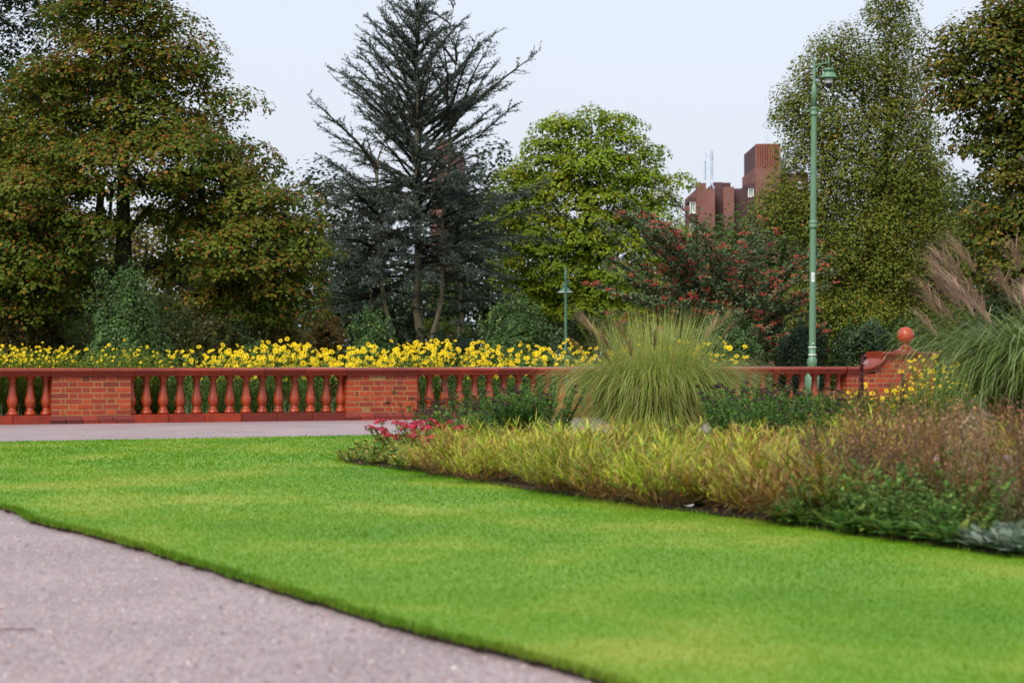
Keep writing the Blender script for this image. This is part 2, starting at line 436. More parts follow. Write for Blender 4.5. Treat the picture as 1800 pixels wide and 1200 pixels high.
def lawn_blades():
    mb = MB()
    def zone(y0, y1, dens, h, wd):
        hw = y1 * 0.25 + 0.5
        n = int((y1 - y0) * 2 * hw * dens)
        P = np.stack([RNG.uniform(-hw, hw, n), RNG.uniform(y0, y1, n), np.full(n, LAWN_Z)], -1)
        P = P[np.abs(P[:, 0]) < P[:, 1] * 0.25 + 0.5]
        P = P[in_poly(P, lawn_loop)]; P = P[~in_poly(P, bed_loop)]
        n = len(P); phi = RNG.uniform(0, 2 * math.pi, n); lean = RNG.uniform(0.1, 0.75, n)
        hh = h * RNG.uniform(0.55, 1.25, n)
        tip = P + np.stack([np.cos(phi) * np.sin(lean), np.sin(phi) * np.sin(lean), np.cos(lean)], -1) * hh[:, None]
        wv = np.stack([-np.sin(phi), np.cos(phi), 0 * phi], -1) * (wd * RNG.uniform(.7, 1.3, n) / 2)[:, None]
        V = np.stack([P - wv, P + wv, tip], 1).reshape(-1, 3)
        c = RNG.uniform(0.58, 0.68, (n, 1)) * np.array([[1.0, 1.0, 1.0]]) * RNG.uniform(0.92, 1.08, (n, 3))
        dry = RNG.random(n) < 0.02; c[dry] = np.array([1.0, 0.78, 1.0]) * 0.9
        mb.add(V, None, np.arange(n * 3).reshape(-1, 3), np.repeat(c, 3, 0))
    zone(5.4, 8, 11000, 0.009, 0.003)
    zone(8, 12, 5000, 0.012, 0.0038)
    zone(12, 17, 2000, 0.015, 0.0055)
    zone(17, 25, 800, 0.020, 0.010)
    # longer ragged fringe along the cut edge of the near path
    E = np.array(near_edge); k = np.repeat(np.arange(len(E) - 1), 90); f = RNG.random(len(k))[:, None]
    P = E[k] * (1 - f) + E[k + 1] * f; P[:, 2] = LAWN_Z - 0.004
    P[:, :2] += RNG.normal(size=(len(P), 2)) * 0.016
    n = len(P); phi = RNG.uniform(0, 2 * math.pi, n); lean = RNG.uniform(0.2, 1.35, n); hh = RNG.uniform(0.012, 0.04, n)
    tip = P + np.stack([np.cos(phi) * np.sin(lean), np.sin(phi) * np.sin(lean), np.cos(lean)], -1) * hh[:, None]
    wv = np.stack([-np.sin(phi), np.cos(phi), 0 * phi], -1) * 0.0025
    mb.add(np.stack([P - wv, P + wv, tip], 1).reshape(-1, 3), None, np.arange(n * 3).reshape(-1, 3), np.repeat(RNG.uniform(0.3, 0.7, (n, 1)) * np.ones((1, 3)), 3, 0))
    # bed edge fringe
    E = np.array(bed_edge); k = np.repeat(np.arange(len(E) - 1), 26); f = RNG.random(len(k))[:, None]
    P = E[k] * (1 - f) + E[k + 1] * f; P[:, 2] = LAWN_Z
    P[:, :2] += RNG.normal(size=(len(P), 2)) * 0.03
    n = len(P); phi = RNG.uniform(0, 2 * math.pi, n); lean = RNG.uniform(0.1, 0.9, n); hh = RNG.uniform(0.015, 0.035, n)
    tip = P + np.stack([np.cos(phi) * np.sin(lean), np.sin(phi) * np.sin(lean), np.cos(lean)], -1) * hh[:, None]
    wv = np.stack([-np.sin(phi), np.cos(phi), 0 * phi], -1) * 0.004
    mb.add(np.stack([P - wv, P + wv, tip], 1).reshape(-1, 3), None, np.arange(n * 3).reshape(-1, 3), np.repeat(RNG.uniform(0.5, 0.75, (n, 1)) * np.ones((1, 3)), 3, 0))
    o = link('lawn_grass', mb.mesh('lawn_grass', M_LAWNB))
    tag(o, 'short bright green mown grass of the sweeping lawn', 'grass', kind='stuff')
lawn_blades()

def gravel_stones():
    n = 52000
    Y = 5.2 + 9.5 * RNG.random(n) ** 1.5
    P = np.stack([RNG.uniform(-1, 1, n) * (Y * 0.245 + 0.3), Y, np.full(n, 0.005)], -1)
    P = P[~in_poly(P, lawn_loop)]; n = len(P)
    oc = np.array([[1, 0, 0], [0, 1, 0], [-1, 0, 0], [0, -1, 0], [0, 0, 1], [0, 0, -1]], float)
    oc = oc[None] + RNG.normal(size=(n, 6, 3)) * 0.22
    a = RNG.uniform(0, 6.28, n); ca, sa = np.cos(a)[:, None], np.sin(a)[:, None]
    oc = np.stack([oc[..., 0] * ca - oc[..., 1] * sa, oc[..., 0] * sa + oc[..., 1] * ca, oc[..., 2] * 0.6], -1)
    r = RNG.gamma(4, 0.0009, n).clip(0.002, 0.011)
    V = P[:, None] + oc * r[:, None, None]
    t = np.array([[0, 1, 4], [1, 2, 4], [2, 3, 4], [3, 0, 4]])
    T = ((np.arange(n) * 6)[:, None, None] + t[None]).reshape(-1, 3)
    C = pick([lin(122, 100, 100), lin(160, 134, 130), lin(182, 162, 158), lin(142, 124, 128), lin(198, 184, 176), lin(156, 144, 150), lin(166, 128, 116)], n, 0.15)
    mb = MB(); mb.add(V.reshape(-1, 3), None, T, np.repeat(C, 6, 0))
    tag(link('gravel', mb.mesh('gravel', M_STONE)), 'loose pinkish grey gravel chips on the near path', 'gravel', kind='stuff')
gravel_stones()

# ---------------------------------------------------------------- terracotta and brick balustrade
bal = thing('balustrade', 'low red brick and terracotta balustrade with bottle-shaped balusters and ball-topped end pier', 'balustrade',
            (WX, WY, 0), math.atan(WS))
TH = 0.34
Z_PL, Z_RB, Z_RT = 0.117, 0.645, 0.74
P1a, P1b = wall_s(92), wall_s(230); P2a, P2b = wall_s(611), wall_s(733); PE0, PE1, PE2 = wall_s(1489), wall_s(1557), wall_s(1642)
bay = P2a - P1b; pw = P2b - P2a
P3b = PE0 - bay; P3a = P2b + bay
P0b = P1a - bay; P0a = P0b - (P1b - P1a)

_brick_cache = {}
def brick_mesh(L, Hh, D):
    k = (round(L, 3), round(Hh, 3), round(D, 3))
    if k not in _brick_cache:
        _brick_cache[k] = box_mesh('brick', (0, L, 0, D, 0, Hh), M_BRICK, 0.004)
    return _brick_cache[k]
def courses(parent, x0, x1, z0, n, ch, par0=0, cut=None):
    J = 0.0125
    for c in range(n):
        x = x0; i = (c + par0) % 2; z = z0 + c * ch + J / 2
        first = True
        while x < x1 - 0.02:
            L = 0.215 if i % 2 == 0 else 0.1025
            if first and i % 2 == 1: L = 0.1025
            e = x + L
            if x1 - e < 0.055: e = x1
            if cut is None or cut(0.5 * (x + e), z + ch):
                b = link('brick', brick_mesh(e - x, ch - J, TH + 0.006), parent, (x, -0.006 + RNG.normal() * 0.0012, z))
                if first is False and i % 2 == 1 and c % 2 == 0 and False: pass
            if first and (c + par0) % 2 == 1:       # queen closer after the corner header
                x = e + J; e2 = x + 0.05
                if cut is None or cut(x, z + ch): link('brick', brick_mesh(0.05, ch - J, TH + 0.006), parent, (x, -0.006 + RNG.normal() * 0.0012, z))
                e = e2; i = 1
            x = e + J; i += 1; first = False

def plinth_bricks(parent, x0, x1):
    x = x0 - 0.03; k = 0
    while x < x1 + 0.03 - 0.03:
        e = min(x + 0.215, x1 + 0.03)
        if x1 + 0.03 - e < 0.06: e = x1 + 0.03
        bm = bmesh.new(); bm_box(bm, 0, e - x - 0.008, -0.04, TH + 0.04, 0.045, 0.112)
        for v in bm.verts:
            if v.co.z > 0.1 and v.co.y < 0: v.co.y += 0.034
            if v.co.z > 0.1 and v.co.y > TH: v.co.y -= 0.034
        bmesh.ops.bevel(bm, geom=list(bm.edges), offset=0.004, segments=1, affect='EDGES')
        me = bpy.data.meshes.new('plinth_brick'); bm.to_mesh(me); bm.free(); me.materials.append(M_PLINTH)
        link('plinth_brick', me, parent, (x, 0, 0)); x = e
    x = x0 - 0.035
    while x < x1 + 0.005:
        e = min(x + 0.225, x1 + 0.035)
        if x1 + .035 - e < 0.06: e = x1 + .035
        link('plinth_brick', box_mesh('plinth_brick', (0, e - x - 0.01, -0.046, TH + 0.046, -0.05, 0.041), M_PLINTH, 0.004), parent, (x, 0, 0)); x = e

CH = (Z_RB - 0.115) / 7
def pier(x0, x1, par=0):
    core = link('pier', box_mesh('pier', (x0 + .003, x1 - .003, -0.0035, TH - .003, 0.0, Z_RB - .002), M_MORTAR), bal)
    courses(core, x0, x1, 0.115, 7, CH, par); plinth_bricks(core, x0, x1)
    return core
for a, b, p in ((P0a, P0b, 0), (P1a, P1b, 1), (P2a, P2b, 0), (P3a, P3b, 1)): pier(a, b, p)

# rail: profile (y,z) swept along the wall
def rail_profile(ov=0.0):
    f = [(-0.035, -0.095), (-0.035, -0.078), (-0.048, -0.070), (-0.052, -0.058), (-0.060, -0.050), (-0.070, -0.040), (-0.076, -0.027), (-0.074, -0.014), (-0.066, -0.004), (-0.05, 0.002), (0.04, 0.013), (0.12, 0.017)]
    f = [(y - ov, z) for y, z in f]
    back = [(TH - y, z) for y, z in f[::-1]]
    return f + back + []
def sweep(name, path, prof, m, scale=None):
    """path: list of (x,z, nx,nz) ; profile point (y,h) goes to (x+nx*h, y, z+nz*h)"""
    V = []; n = len(prof)
    for i, (x, z, nx, nz) in enumerate(path):
        s = 1 if scale is None else scale[i]
        for y, h in prof: V.append((x + nx * h * s, TH / 2 + (y - TH / 2) * (1 if scale is None else s ** 0.3), z + nz * h * s))
    q = [[i * n + j, i * n + (j + 1) % n, (i + 1) * n + (j + 1) % n, (i + 1) * n + j] for i in range(len(path) - 1) for j in range(n)]
    me = bpy.data.meshes.new(name)
    me.from_pydata(V, [], q + [list(range(n))[::-1], list(range((len(path) - 1) * n, len(path) * n))]); me.update()
    me.materials.append(m); return me
def rail(x0, x1, ov=0.0, n=None):
    n = n or max(1, round((x1 - x0) / 0.56)); st = (x1 - x0) / n
    for i in range(n):
        a, b = x0 + i * st + 0.002, x0 + (i + 1) * st - 0.002
        dz = RNG.normal() * 0.0012; dy = RNG.normal() * 0.0015
        link('coping_stone', sweep('coping_stone', [(a, Z_RT, 0, 1), (b, Z_RT, 0, 1)], rail_profile(ov), M_TERRA_DARK), bal, (0, dy, dz))
    link('mortar_bed', box_mesh('mortar_bed', (x0 + .01, x1 - .01, -0.028, TH + .028, Z_RB + .004, Z_RT - .008), M_MORTAR), bal)
for a, b in ((P0b, P1a), (P1b, P2a), (P2b, P3a), (P3b, PE0 - 0.02)): rail(a + 0.03, b - 0.03)
for a, b in ((P0a, P0b), (P1a, P1b), (P2a, P2b), (P3a, P3b)): rail(a - 0.03, b + 0.03, 0.006, 2)

BP = [(.0, .074), (.035, .078), (.06, .077), (.085, .070), (.11, .058), (.125, .053), (.135, .056), (.15, .056), (.16, .050), (.175, .046), (.2, .051), (.24, .061), (.29, .0695), (.34, .0735), (.39, .0715), (.45, .064), (.52, .0565), (.6, .050), (.68, .0445), (.745, .041), (.76, .042), (.77, .048), (.795, .049), (.81, .046), (.82, .041), (.86, .0415), (.89, .046), (.92, .057), (.945, .067), (.96, .069), (.965, .075), (1., .076)]
BH = Z_RB - Z_PL - 0.002
bal_me = lathe_mesh('baluster', [(r, z * BH) for z, r in BP], M_TERRA, 28)
def fill_bay(a, b):
    n = 12; st = (b - a) / (n + 1) * 0.985
    mid = (a + b) / 2
    for i in range(n + 2):
        s = mid + (i - (n + 1) / 2) * st
        if i in (0, n + 1): s += 0.02 if i == 0 else -0.02       # half sunk into the pier
        link('baluster', bal_me, bal, (s, TH / 2 + RNG.normal() * .002, Z_PL + .001), (0, 0, RNG.uniform(0, 6.28)))
    x = a + 0.002; e = b - 0.002; nb = max(1, round((e - x) / 0.5)); L = (e - x) / nb
    for i in range(nb):
        link('plinth_block', box_mesh('plinth_block', (x + i * L + .003, x + (i + 1) * L - .003, -0.012 + RNG.normal() * .002, TH + .012, -0.05, Z_PL + RNG.normal() * .001), M_PLINTH, 0.006), bal)
for a, b in ((P0b, P1a), (P1b, P2a), (P2b, P3a), (P3b, PE0)): fill_bay(a, b)

# end pier with ramped coping and ball
ZT = 0.975; ZB2 = ZT - 0.085
core = link('pier', boxes_mesh('pier', [(PE0 + .003, PE1 - .002, -0.0035, TH - .003, 0, Z_RB - .004), (PE1 - .001, PE2 - .003, -.003, TH - .0035, 0, ZB2), (PE1 - .19, PE1 - .0015, -.0025, TH - .004, Z_RB - .003, Z_RB + .085), (PE1 - .10, PE1 - .0015, -.0028, TH - .0045, Z_RB + .0855, Z_RB + .155)], M_MORTAR), bal)
core['label'] = 'taller end pier of orange-red brick'
def cutf(x, zt): return zt < Z_RB + 0.01 or x > PE1 - 0.12
courses(core, PE0, PE2, 0.115, 7, CH, 0)
for r_, off_ in ((0, .17), (1, .08), (2, .03)): courses(core, PE1 - off_, PE2, 0.115 + (7 + r_) * CH, 1, CH, r_ + 1)
plinth_bricks(core, PE0, PE2)
path = [(PE0 - 0.02, Z_RT, 0, 1), (PE1 - 0.46, Z_RT, 0, 1)]
cx, RX, RZ = PE1 - 0.46, 0.40, ZT + 0.004 - Z_RT
for i in range(1, 15):
    a = i / 14 * math.radians(84); nx, nz = -math.sin(a) / RX, math.cos(a) / RZ; q = math.hypot(nx, nz)
    path.append((cx + RX * math.sin(a), Z_RT + RZ - RZ * math.cos(a), nx / q, nz / q))
link('ramped_coping', sweep('ramped_coping', path, rail_profile(0.0), M_TERRA_DARK), bal)
xt = cx + RX * math.sin(math.radians(84)) - 0.02
n = 2; L = (PE2 + 0.07 - xt + 0.03) / n
for i in range(n):
    link('coping_stone', sweep('coping_stone', [(xt - 0.03 + i * L, ZT + .004, 0, 1), (xt - 0.03 + (i + 1) * L - .004, ZT + .004, 0, 1)], rail_profile(0.004), M_TERRA_DARK), bal)
fc = (wall_s(1603), TH / 2)
fin = link('finial_base', lathe_mesh('finial_base', [(.205, 0), (.205, .022), (.19, .03), (.16, .036), (.12, .052), (.088, .078), (.066, .108), (.06, .125), (.066, .132), (.07, .14)], M_TERRA_DARK, 32), bal, (fc[0], fc[1], ZT + .008))
ball = [(0.137 * math.sin(a), 0.137 - 0.137 * math.cos(a)) for a in np.linspace(0.02, math.pi - 0.02, 18)]
link('finial_ball', lathe_mesh('finial_ball', ball, mat('terracotta_ball', lin(168, 56, 34), 0.32, 0.5, noise=[(6, 0.35, lin(140, 44, 28))]), 32), bal, (fc[0], fc[1], ZT + .14))

# a second ball-topped pier lower down behind the railing (steps beyond)
q = at(1471, 700, 37.5)
bp2 = thing('ball_finial', 'pale pink stone ball glimpsed low behind the last balusters', 'ball finial', (q[0], q[1], 0))
link('ball', lathe_mesh('ball', [(r, z) for r, z in ball], mat('pale_stone_ball', lin(176, 112, 100), 0.7, 0.3), 24), bp2, (0, 0, q[2] - .137))
link('pedestal', lathe_mesh('pedestal', [(.16, 0), (.16, .03), (.07, max(.05, q[2] - .14)), (.07, q[2] - .10)], M_TERRA_DARK, 20), bp2)

# ---------------------------------------------------------------- lamp columns
def lamp_post(px_base, px_top, Y):
    k = F / Y
    def z(py): return EYE + (HZ - py) / k
    X = (px_base - 900) / k
    lean = math.atan((px_top - px_base) / (640 - 112.))
    t = thing('lamp_column', 'tall green fluted lamp column with hanging camera dome and white notice', 'lamp post', (X, Y, 0))
    t.rotation_euler = (0, lean, 0)
    r = lambda w: w / 2 / k
    link('base', lathe_mesh('base', [(r(26), 0), (r(26), z(660)), (r(16), z(650)), (r(15), z(644)), (r(17), z(641)), (r(18), z(636)), (r(16), z(631)), (r(12.5), z(627)), (r(12.3), z(611))], M_GREEN, 24), t)
    for py in (623.5, 610.5): link('band', lathe_mesh('band', [(r(13), z(py + 1)), (r(15), z(py + .8)), (r(15), z(py - .8)), (r(13), z(py - 1))], M_WHITE, 24), t)
    def fluted(name, p0, p1, w0, w1, nf=12):
        seg = nf * 4; a = np.arange(seg) / seg * 2 * math.pi; fl = 1 - 0.06 * (0.5 + 0.5 * np.cos(a * nf))
        V = np.concatenate([np.stack([np.cos(a) * fl * r(w), np.sin(a) * fl * r(w), np.full(seg, z(p))], -1) for w, p in ((w0, p0), (w1, p1))])
        j = np.arange(seg); Q = np.stack([j, (j + 1) % seg, seg + (j + 1) % seg, seg + j], -1)
        return link(name, mesh_np(name, V, [Q, ], M_GREEN, smooth=True), t)
    fluted('lower_shaft', 610, 398, 12.2, 11.3)
    link('collar', lathe_mesh('collar', [(r(12), z(402)), (r(15), z(400)), (r(15.4), z(397)), (r(13.6), z(395)), (r(13.6), z(393)), (r(15.6), z(391)), (r(15.2), z(389)), (r(11), z(387))], M_GREEN, 24), t)
    fluted('middle_shaft', 388, 200, 11.2, 10.2)
    link('collar', lathe_mesh('collar', [(r(10), z(204)), (r(13.5), z(202)), (r(13.8), z(199)), (r(11.6), z(197.5)), (r(11.6), z(193)), (r(14.2), z(191.5)), (r(13.6), z(189.5)), (r(9.6), z(188))], M_GREEN, 24), t)
    mb = MB(); polytube(mb, [(r(-38), 0, z(195)), (r(-24), 0, z(195)), (r(24), 0, z(195)), (r(38), 0, z(195))], np.array([r(2)] * 4), 8)
    link('ladder_bar', mb.mesh('ladder_bar', M_GREEN), t)
    link('upper_shaft', lathe_mesh('upper_shaft', [(r(9.8), z(190)), (r(9.4), z(153)), (r(6), z(149)), (r(4.8), z(147)), (r(4.4), z(118)), (r(4), z(106)), (r(2), z(102)), (r(.6), z(98))], M_GREEN, 20), t)
    ax = r(2 * 25.5)
    mb = MB(); polytube(mb, [(0, 0, z(114.5)), (ax * .35, 0, z(112.5)), (ax * .7, 0, z(110.5)), (ax, 0, z(110))], np.full(4, r(2.4)), 8)
    bz = [(r(3), 0, z(131)), (r(6), 0, z(125)), (r(11), 0, z(119)), (r(17), 0, z(115.5)), (r(26), 0, z(113))]
    polytube(mb, bz, np.full(5, r(1.6)), 8)
    th = np.linspace(0, 2 * math.pi, 13); polytube(mb, [(r(9) + r(5) * math.cos(a), 0, z(117.3) + r(5) * math.sin(a)) for a in th], np.full(13, r(1.0)), 6)
    link('bracket_arm', mb.mesh('bracket_arm', M_GREEN), t)
    link('hanging_rod', lathe_mesh('hanging_rod', [(r(3.2), z(121)), (r(3), z(108)), (r(4), z(107)), (r(2), z(105)), (r(1.4), z(99)), (r(.4), z(97))], M_GREEN, 14, cx=ax), t)
    hood = link('lantern_hood', lathe_mesh('lantern_hood', [(r(13), z(138.5)), (r(33), z(137)), (r(34), z(135.8)), (r(27), z(134.3)), (r(24), z(133)), (r(23), z(129)), (r(19), z(127.4)), (r(13), z(126.4)), (r(12), z(125)), (r(18), z(124)), (r(19.5), z(122.4)), (r(18.5), z(120)), (r(6), z(119))], M_GREEN, 28, cx=ax), t)
    link('camera_collar', lathe_mesh('camera_collar', [(r(13), z(146)), (r(13.6), z(145)), (r(14), z(138))], M_WHITE, 24, cx=ax), t)
    link('camera_dome', lathe_mesh('camera_dome', [(r(1), z(155)), (r(5), z(154.5)), (r(9), z(152.6)), (r(11.5), z(150)), (r(12.6), z(147)), (r(12.6), z(145.5))], M_BLACK, 24, cx=ax), t)
    # notice plate wrapped on the shaft, with a simple triangle mark
    a0, a1 = math.radians(-118), math.radians(-68)
    aa = np.linspace(a0, a1, 8); rr = r(11.9) + 0.003
    V = np.array([[rr * math.cos(a), rr * math.sin(a), zz] for zz in (z(495.5), z(479)) for a in aa]); Q = [[i, i + 1, 8 + i + 1, 8 + i] for i in range(7)]
    # outward shell
    V2 = np.array([[(rr + .002) * math.cos(a), (rr + .002) * math.sin(a), zz] for zz in (z(495.5), z(479)) for a in aa])
    link('notice', mesh_np('notice', np.vstack([V, V2]), [np.vstack([np.array(Q)[:, ::-1], np.array(Q) + 16])], M_WHITE), t)
    mb = MB(); ro = rr + .004
    tri = [(-105, 491), (-84, 491), (-90, 482), (-105, 491)]
    pts = [(ro * math.cos(math.radians(a)), ro * math.sin(math.radians(a)), z(p)) for a, p in tri]
    polytube(mb, pts, np.full(4, r(.5)), 6)
    link('notice_mark', mb.mesh('notice_mark', M_BLACK), t)
    link('inspection_stud', lathe_mesh('inspection_stud', [(.001, 0), (r(3), r(.6)), (r(3.4), r(2)), (r(2), r(4)), (.001, r(5))], M_WHITE, 12), t, (r(1), -r(12.6), z(605)))
lamp_post(1427, 1431.5, 42.0)

def small_lamp(px, Y):
    k = F / Y
    def z(py): return EYE + (HZ - py) / k
    r = lambda w: w / 2 / k
    t = thing('path_lamp', 'slim far green path lamp with finial and pale-rimmed hood before light green maple', 'lamp post', ((px - 900) / k, Y, 0))
    link('pole', lathe_mesh('pole', [(r(12), 0), (r(12), .5), (r(8), .6), (r(5.6), .7), (r(5.2), z(560)), (r(4.6), z(490)), (r(5.4), z(489)), (r(5.4), z(487)), (r(4.4), z(485))], M_GREEN_FAR, 14), t)
    link('finial', lathe_mesh('finial', [(r(4.4), z(485.5)), (r(6.4), z(484)), (r(6), z(481)), (r(3.6), z(480)), (r(5), z(478)), (r(5), z(476)), (r(2.4), z(474)), (r(1.6), z(471)), (r(.4), z(466))], M_GREEN_FAR, 14), t)
    mb = MB(); polytube(mb, [(0, 0, z(496)), (0.1, .35, z(493)), (.05, .75, z(496))], np.full(3, r(2.4)), 8)
    link('bracket_arm', mb.mesh('bracket_arm', M_GREEN_FAR), t)
    kw = dict(cx=0.01, cy=0.75)
    link('lantern_hood', lathe_mesh('lantern_hood', [(r(27), z(511.5)), (r(22), z(509.5)), (r(16), z(507)), (r(10), z(504.5)), (r(8), z(502)), (r(12), z(500)), (r(11), z(497)), (r(3), z(495.5))], M_GREEN_FAR, 20, **kw), t)
    link('hood_rim', lathe_mesh('hood_rim', [(r(12), z(513)), (r(26), z(513)), (r(28), z(512.2)), (r(27.4), z(511.4))], M_WHITE, 20, **kw), t)
    link('lantern_glass', lathe_mesh('lantern_glass', [(r(1), z(522)), (r(6), z(520)), (r(8), z(513.2))], M_PANEL, 14, **kw), t)
small_lamp(994.4, 54.0)

# ---------------------------------------------------------------- far buildings
def building(name, label, Y, blocks, parts):
    o = thing(name, label, 'building', ((1300 - 900) / F * Y if name == 'tower_block' else (770 - 900) / F * Y, Y, 0))
    ox = o.location.x; k = F / Y
    def bx(x0, x1, yt, yb, d0, d1): return ((x0 - 900) / k - ox, (x1 - 900) / k - ox, d0, d1, max(0, EYE + (HZ - yb) / k), EYE + (HZ - yt) / k)
    for nm, m, (x0, x1, yt, yb, d0, d1) in blocks: link(nm, box_mesh(nm, bx(x0, x1, yt, yb, d0, d1), m), o)
    return o, bx
BY = 210.0
tb, bx = building('tower_block', 'red-brown brick tower block with stepped roofline above the berry shrub', BY, [
    ('wall', M_BUILD, (1225, 1257, 332, 800, 0, 14)),
    ('wall', M_BUILD, (1224, 1229, 332, 800, .3, 14)),
    ('stair_tower', M_BUILD_DK, (1259, 1274, 317, 800, 2.2, 12)),
    ('stair_tower', M_BUILD_DK, (1274, 1290, 316.5, 800, 3.0, 12)),
    ('recess_wall', M_BUILD_DK, (1257, 1273, 334, 800, 3.4, 13)),
    ('wall', M_BUILD, (1272.5, 1291, 328, 800, 0.2, 13)),
    ('side_wall', M_BUILD_DK, (1291, 1316, 329, 800, 1.6, 13)),
    ('roof_box', M_BUILD, (1229, 1243, 320, 332, 1, 4)),
    ('bay', M_BUILD_DK, (1213.5, 1224.5, 346, 353, .8, 6)),
    ('bay', M_BUILD_DK, (1213.5, 1224.5, 375.5, 391, .8, 6)),
    ('bay', M_BUILD_DK, (1213.5, 1224.5, 412, 428, .8, 6)),
    ('bay', M_BUILD_DK, (1315.5, 1328, 321, 329.5, .5, 6)),
    ('bay', M_BUILD_DK, (1315.5, 1328, 346, 800, .5, 6)),
    ('wall', M_BUILD, (1328, 1372, 294, 800, 0, 12)),
    ('lift_tower_core', M_BUILD_DK, (1329.5, 1370, 253, 294, .5, 11)),
    ('side_wall', M_PANEL, (1372, 1378, 252, 300, 2, 11)),
    ('side_wall', M_PANEL, (1378, 1404, 270, 302, 4, 11)),
    ('side_wall', M_BUILD_DK, (1372, 1425, 302, 800, 1.5, 12)),
    ('roof_box', M_BUILD_DK, (1404, 1422, 300, 302.5, 1, 11)),
], None)
x0 = 1329
while x0 < 1371:
    link('cladding_rib', box_mesh('cladding_rib', bx(x0, x0 + 3.6, 252 + .4 * abs((x0 - 1350) / 20), 294.2, RNG.uniform(-.1, .1), .6), M_CLAD, 0.04), tb); x0 += 4.3
def windows(tb, bx, lst):
    for (a, b, yt, yb, d, g) in lst:
        # frame as four bars, pane set back
        fr = link('window', boxes_mesh('window', [bx(a, b, yt, yt + 1.6, d - .12, d + .1), bx(a, b, yb - 1.6, yb, d - .12, d + .1), bx(a, a + 1.7, yt + 1.6, yb - 1.6, d - .12, d + .1), bx(b - 1.7, b, yt + 1.6, yb - 1.6, d - .12, d + .1), bx((a + b) / 2 - .5, (a + b) / 2 + .5, yt + 1.6, yb - 1.6, d - .08, d + .1)], M_WHITE), tb)
        link('pane', box_mesh('pane', bx(a + 1, b - 1, yt + 1, yb - 1, d + .12, d + .3), g), fr)
windows(tb, bx, [(1214, 1224.3, 353.2, 373, 1.0, M_GLASS), (1214, 1224.3, 391.5, 411.5, 1.0, M_GLASS), (1262, 1271.5, 351, 370, 3.1, M_GLASS_GREEN), (1262, 1271.5, 388, 406, 3.1, M_GLASS_GREEN), (1316.5, 1326.5, 330, 345.5, .7, M_GLASS), (1380, 1388, 275, 290, 3.7, M_GLASS), (1391, 1399, 275, 290, 3.7, M_GLASS), (1406, 1418, 318, 332, 1.2, M_GLASS)])
link('sill', box_mesh('sill', bx(1213.5, 1225, 371.5, 374.5, .6, 1.2), M_WHITE), tb)

def mast(name, label, pts, Y):
    k = F / Y; X0 = (pts[0][0][0] - 900) / k; z0 = EYE + (HZ - max(p[1] for s in pts for p in s[:2])) / k
    t = thing(name, label, 'antenna', (X0, Y, z0))
    for a, b, wd, nm in pts:
        mb = MB(); A = ((a[0] - 900) / k - X0, 0, EYE + (HZ - a[1]) / k - z0); B = ((b[0] - 900) / k - X0, 0, EYE + (HZ - b[1]) / k - z0)
        polytube(mb, [A, B], np.array([wd / 2 / k] * 2), 8); link(nm, mb.mesh(nm, M_MAST), t)
zz = []
for i in range(9): zz.append(((1249, 318 - i * 6), (1253.5, 315 - i * 6), .5, 'brace')); zz.append(((1253.5, 315 - i * 6), (1249, 312 - i * 6), .5, 'brace'))
mast('antenna_mast', 'pale lattice phone mast on the roof of the tower block', [((1241, 332), (1241, 268), 1.0, 'pole'), ((1239.4, 315), (1239.4, 283), 3.2, 'panel_antenna'), ((1248.8, 332), (1248.8, 270), .9, 'pole'), ((1253.6, 332), (1253.6, 270), .9, 'pole'), ((1251.2, 282), (1251.2, 265.5), 3.6, 'panel_antenna'), ((1251.2, 312), (1251.2, 286), 2.6, 'panel_antenna'), ((1240, 274), (1251, 274), .9, 'cross_bar'), ((1240, 295.5), (1251, 295.5), .9, 'cross_bar'), ((1250, 322), (1256, 331), 3, 'equipment')] + zz, BY + 2)
mast('roof_aerial', 'thin wire aerials on top of the ribbed lift tower', [((1347, 253), (1347, 238), .6, 'pole'), ((1349.5, 253), (1349.5, 231), .6, 'pole'), ((1343, 252), (1343, 239.5), .5, 'pole'), ((1343, 239.5), (1347, 239.5), .4, 'cross_bar'), ((1341, 231.5), (1351, 231.5), .4, 'cross_bar'), ((1352.5, 252), (1352.5, 240), .5, 'pole')], BY + 3)

b2, bx2 = building('brick_block', 'red brick block glimpsed through the upper cedar branches', 190.0, [
    ('wall', M_BUILD, (757, 812, 270, 800, 0, 12)), ('lift_tower', M_CLAD, (768, 792, 243, 268, 1, 8)), ('bay', M_BUILD_DK, (790, 816, 276, 306, -.6, 2)), ('parapet', M_BUILD_DK, (755, 814, 267, 270, -.2, 12.2))], None)
windows(b2, bx2, [(762, 771, 283, 297, -.1, M_GLASS), (778, 787, 283, 297, -.1, M_GLASS)])

# ---------------------------------------------------------------- trees
def blobs_at(lst, Y, depth=0.8):
    """photo ellipses (cx, cy, rx, ry[, dY]) -> world ellipsoids at about depth Y"""
    out = []
    for b in lst:
        dY = b[4] if len(b) > 4 else 0.0
        YY = Y + dY; k = F / YY
        c = at(b[0], b[1], YY)
        out.append((c, np.array([b[2] / k, max(b[2], b[3]) / k * depth, b[3] / k])))
    return out

def sample_clumps(bl, n, dmin, r0=0.45):
    vol = np.array([np.prod(r) ** 0.7 for _, r in bl]); vol /= vol.sum()
    pts = []; tries = 0
    while len(pts) < n and tries < n * 40:
        tries += 1
        c, r = bl[RNG.choice(len(bl), p=vol)]
        d = RNG.normal(size=3); d /= np.linalg.norm(d)
        p = c + d * r * RNG.uniform(r0, 1.0) ** 0.6
        if p[2] < 0.5: continue
        if pts and np.min(np.sum((np.array(pts) - p) ** 2, 1)) < dmin * dmin: continue
        pts.append(p)
    return np.array(pts)

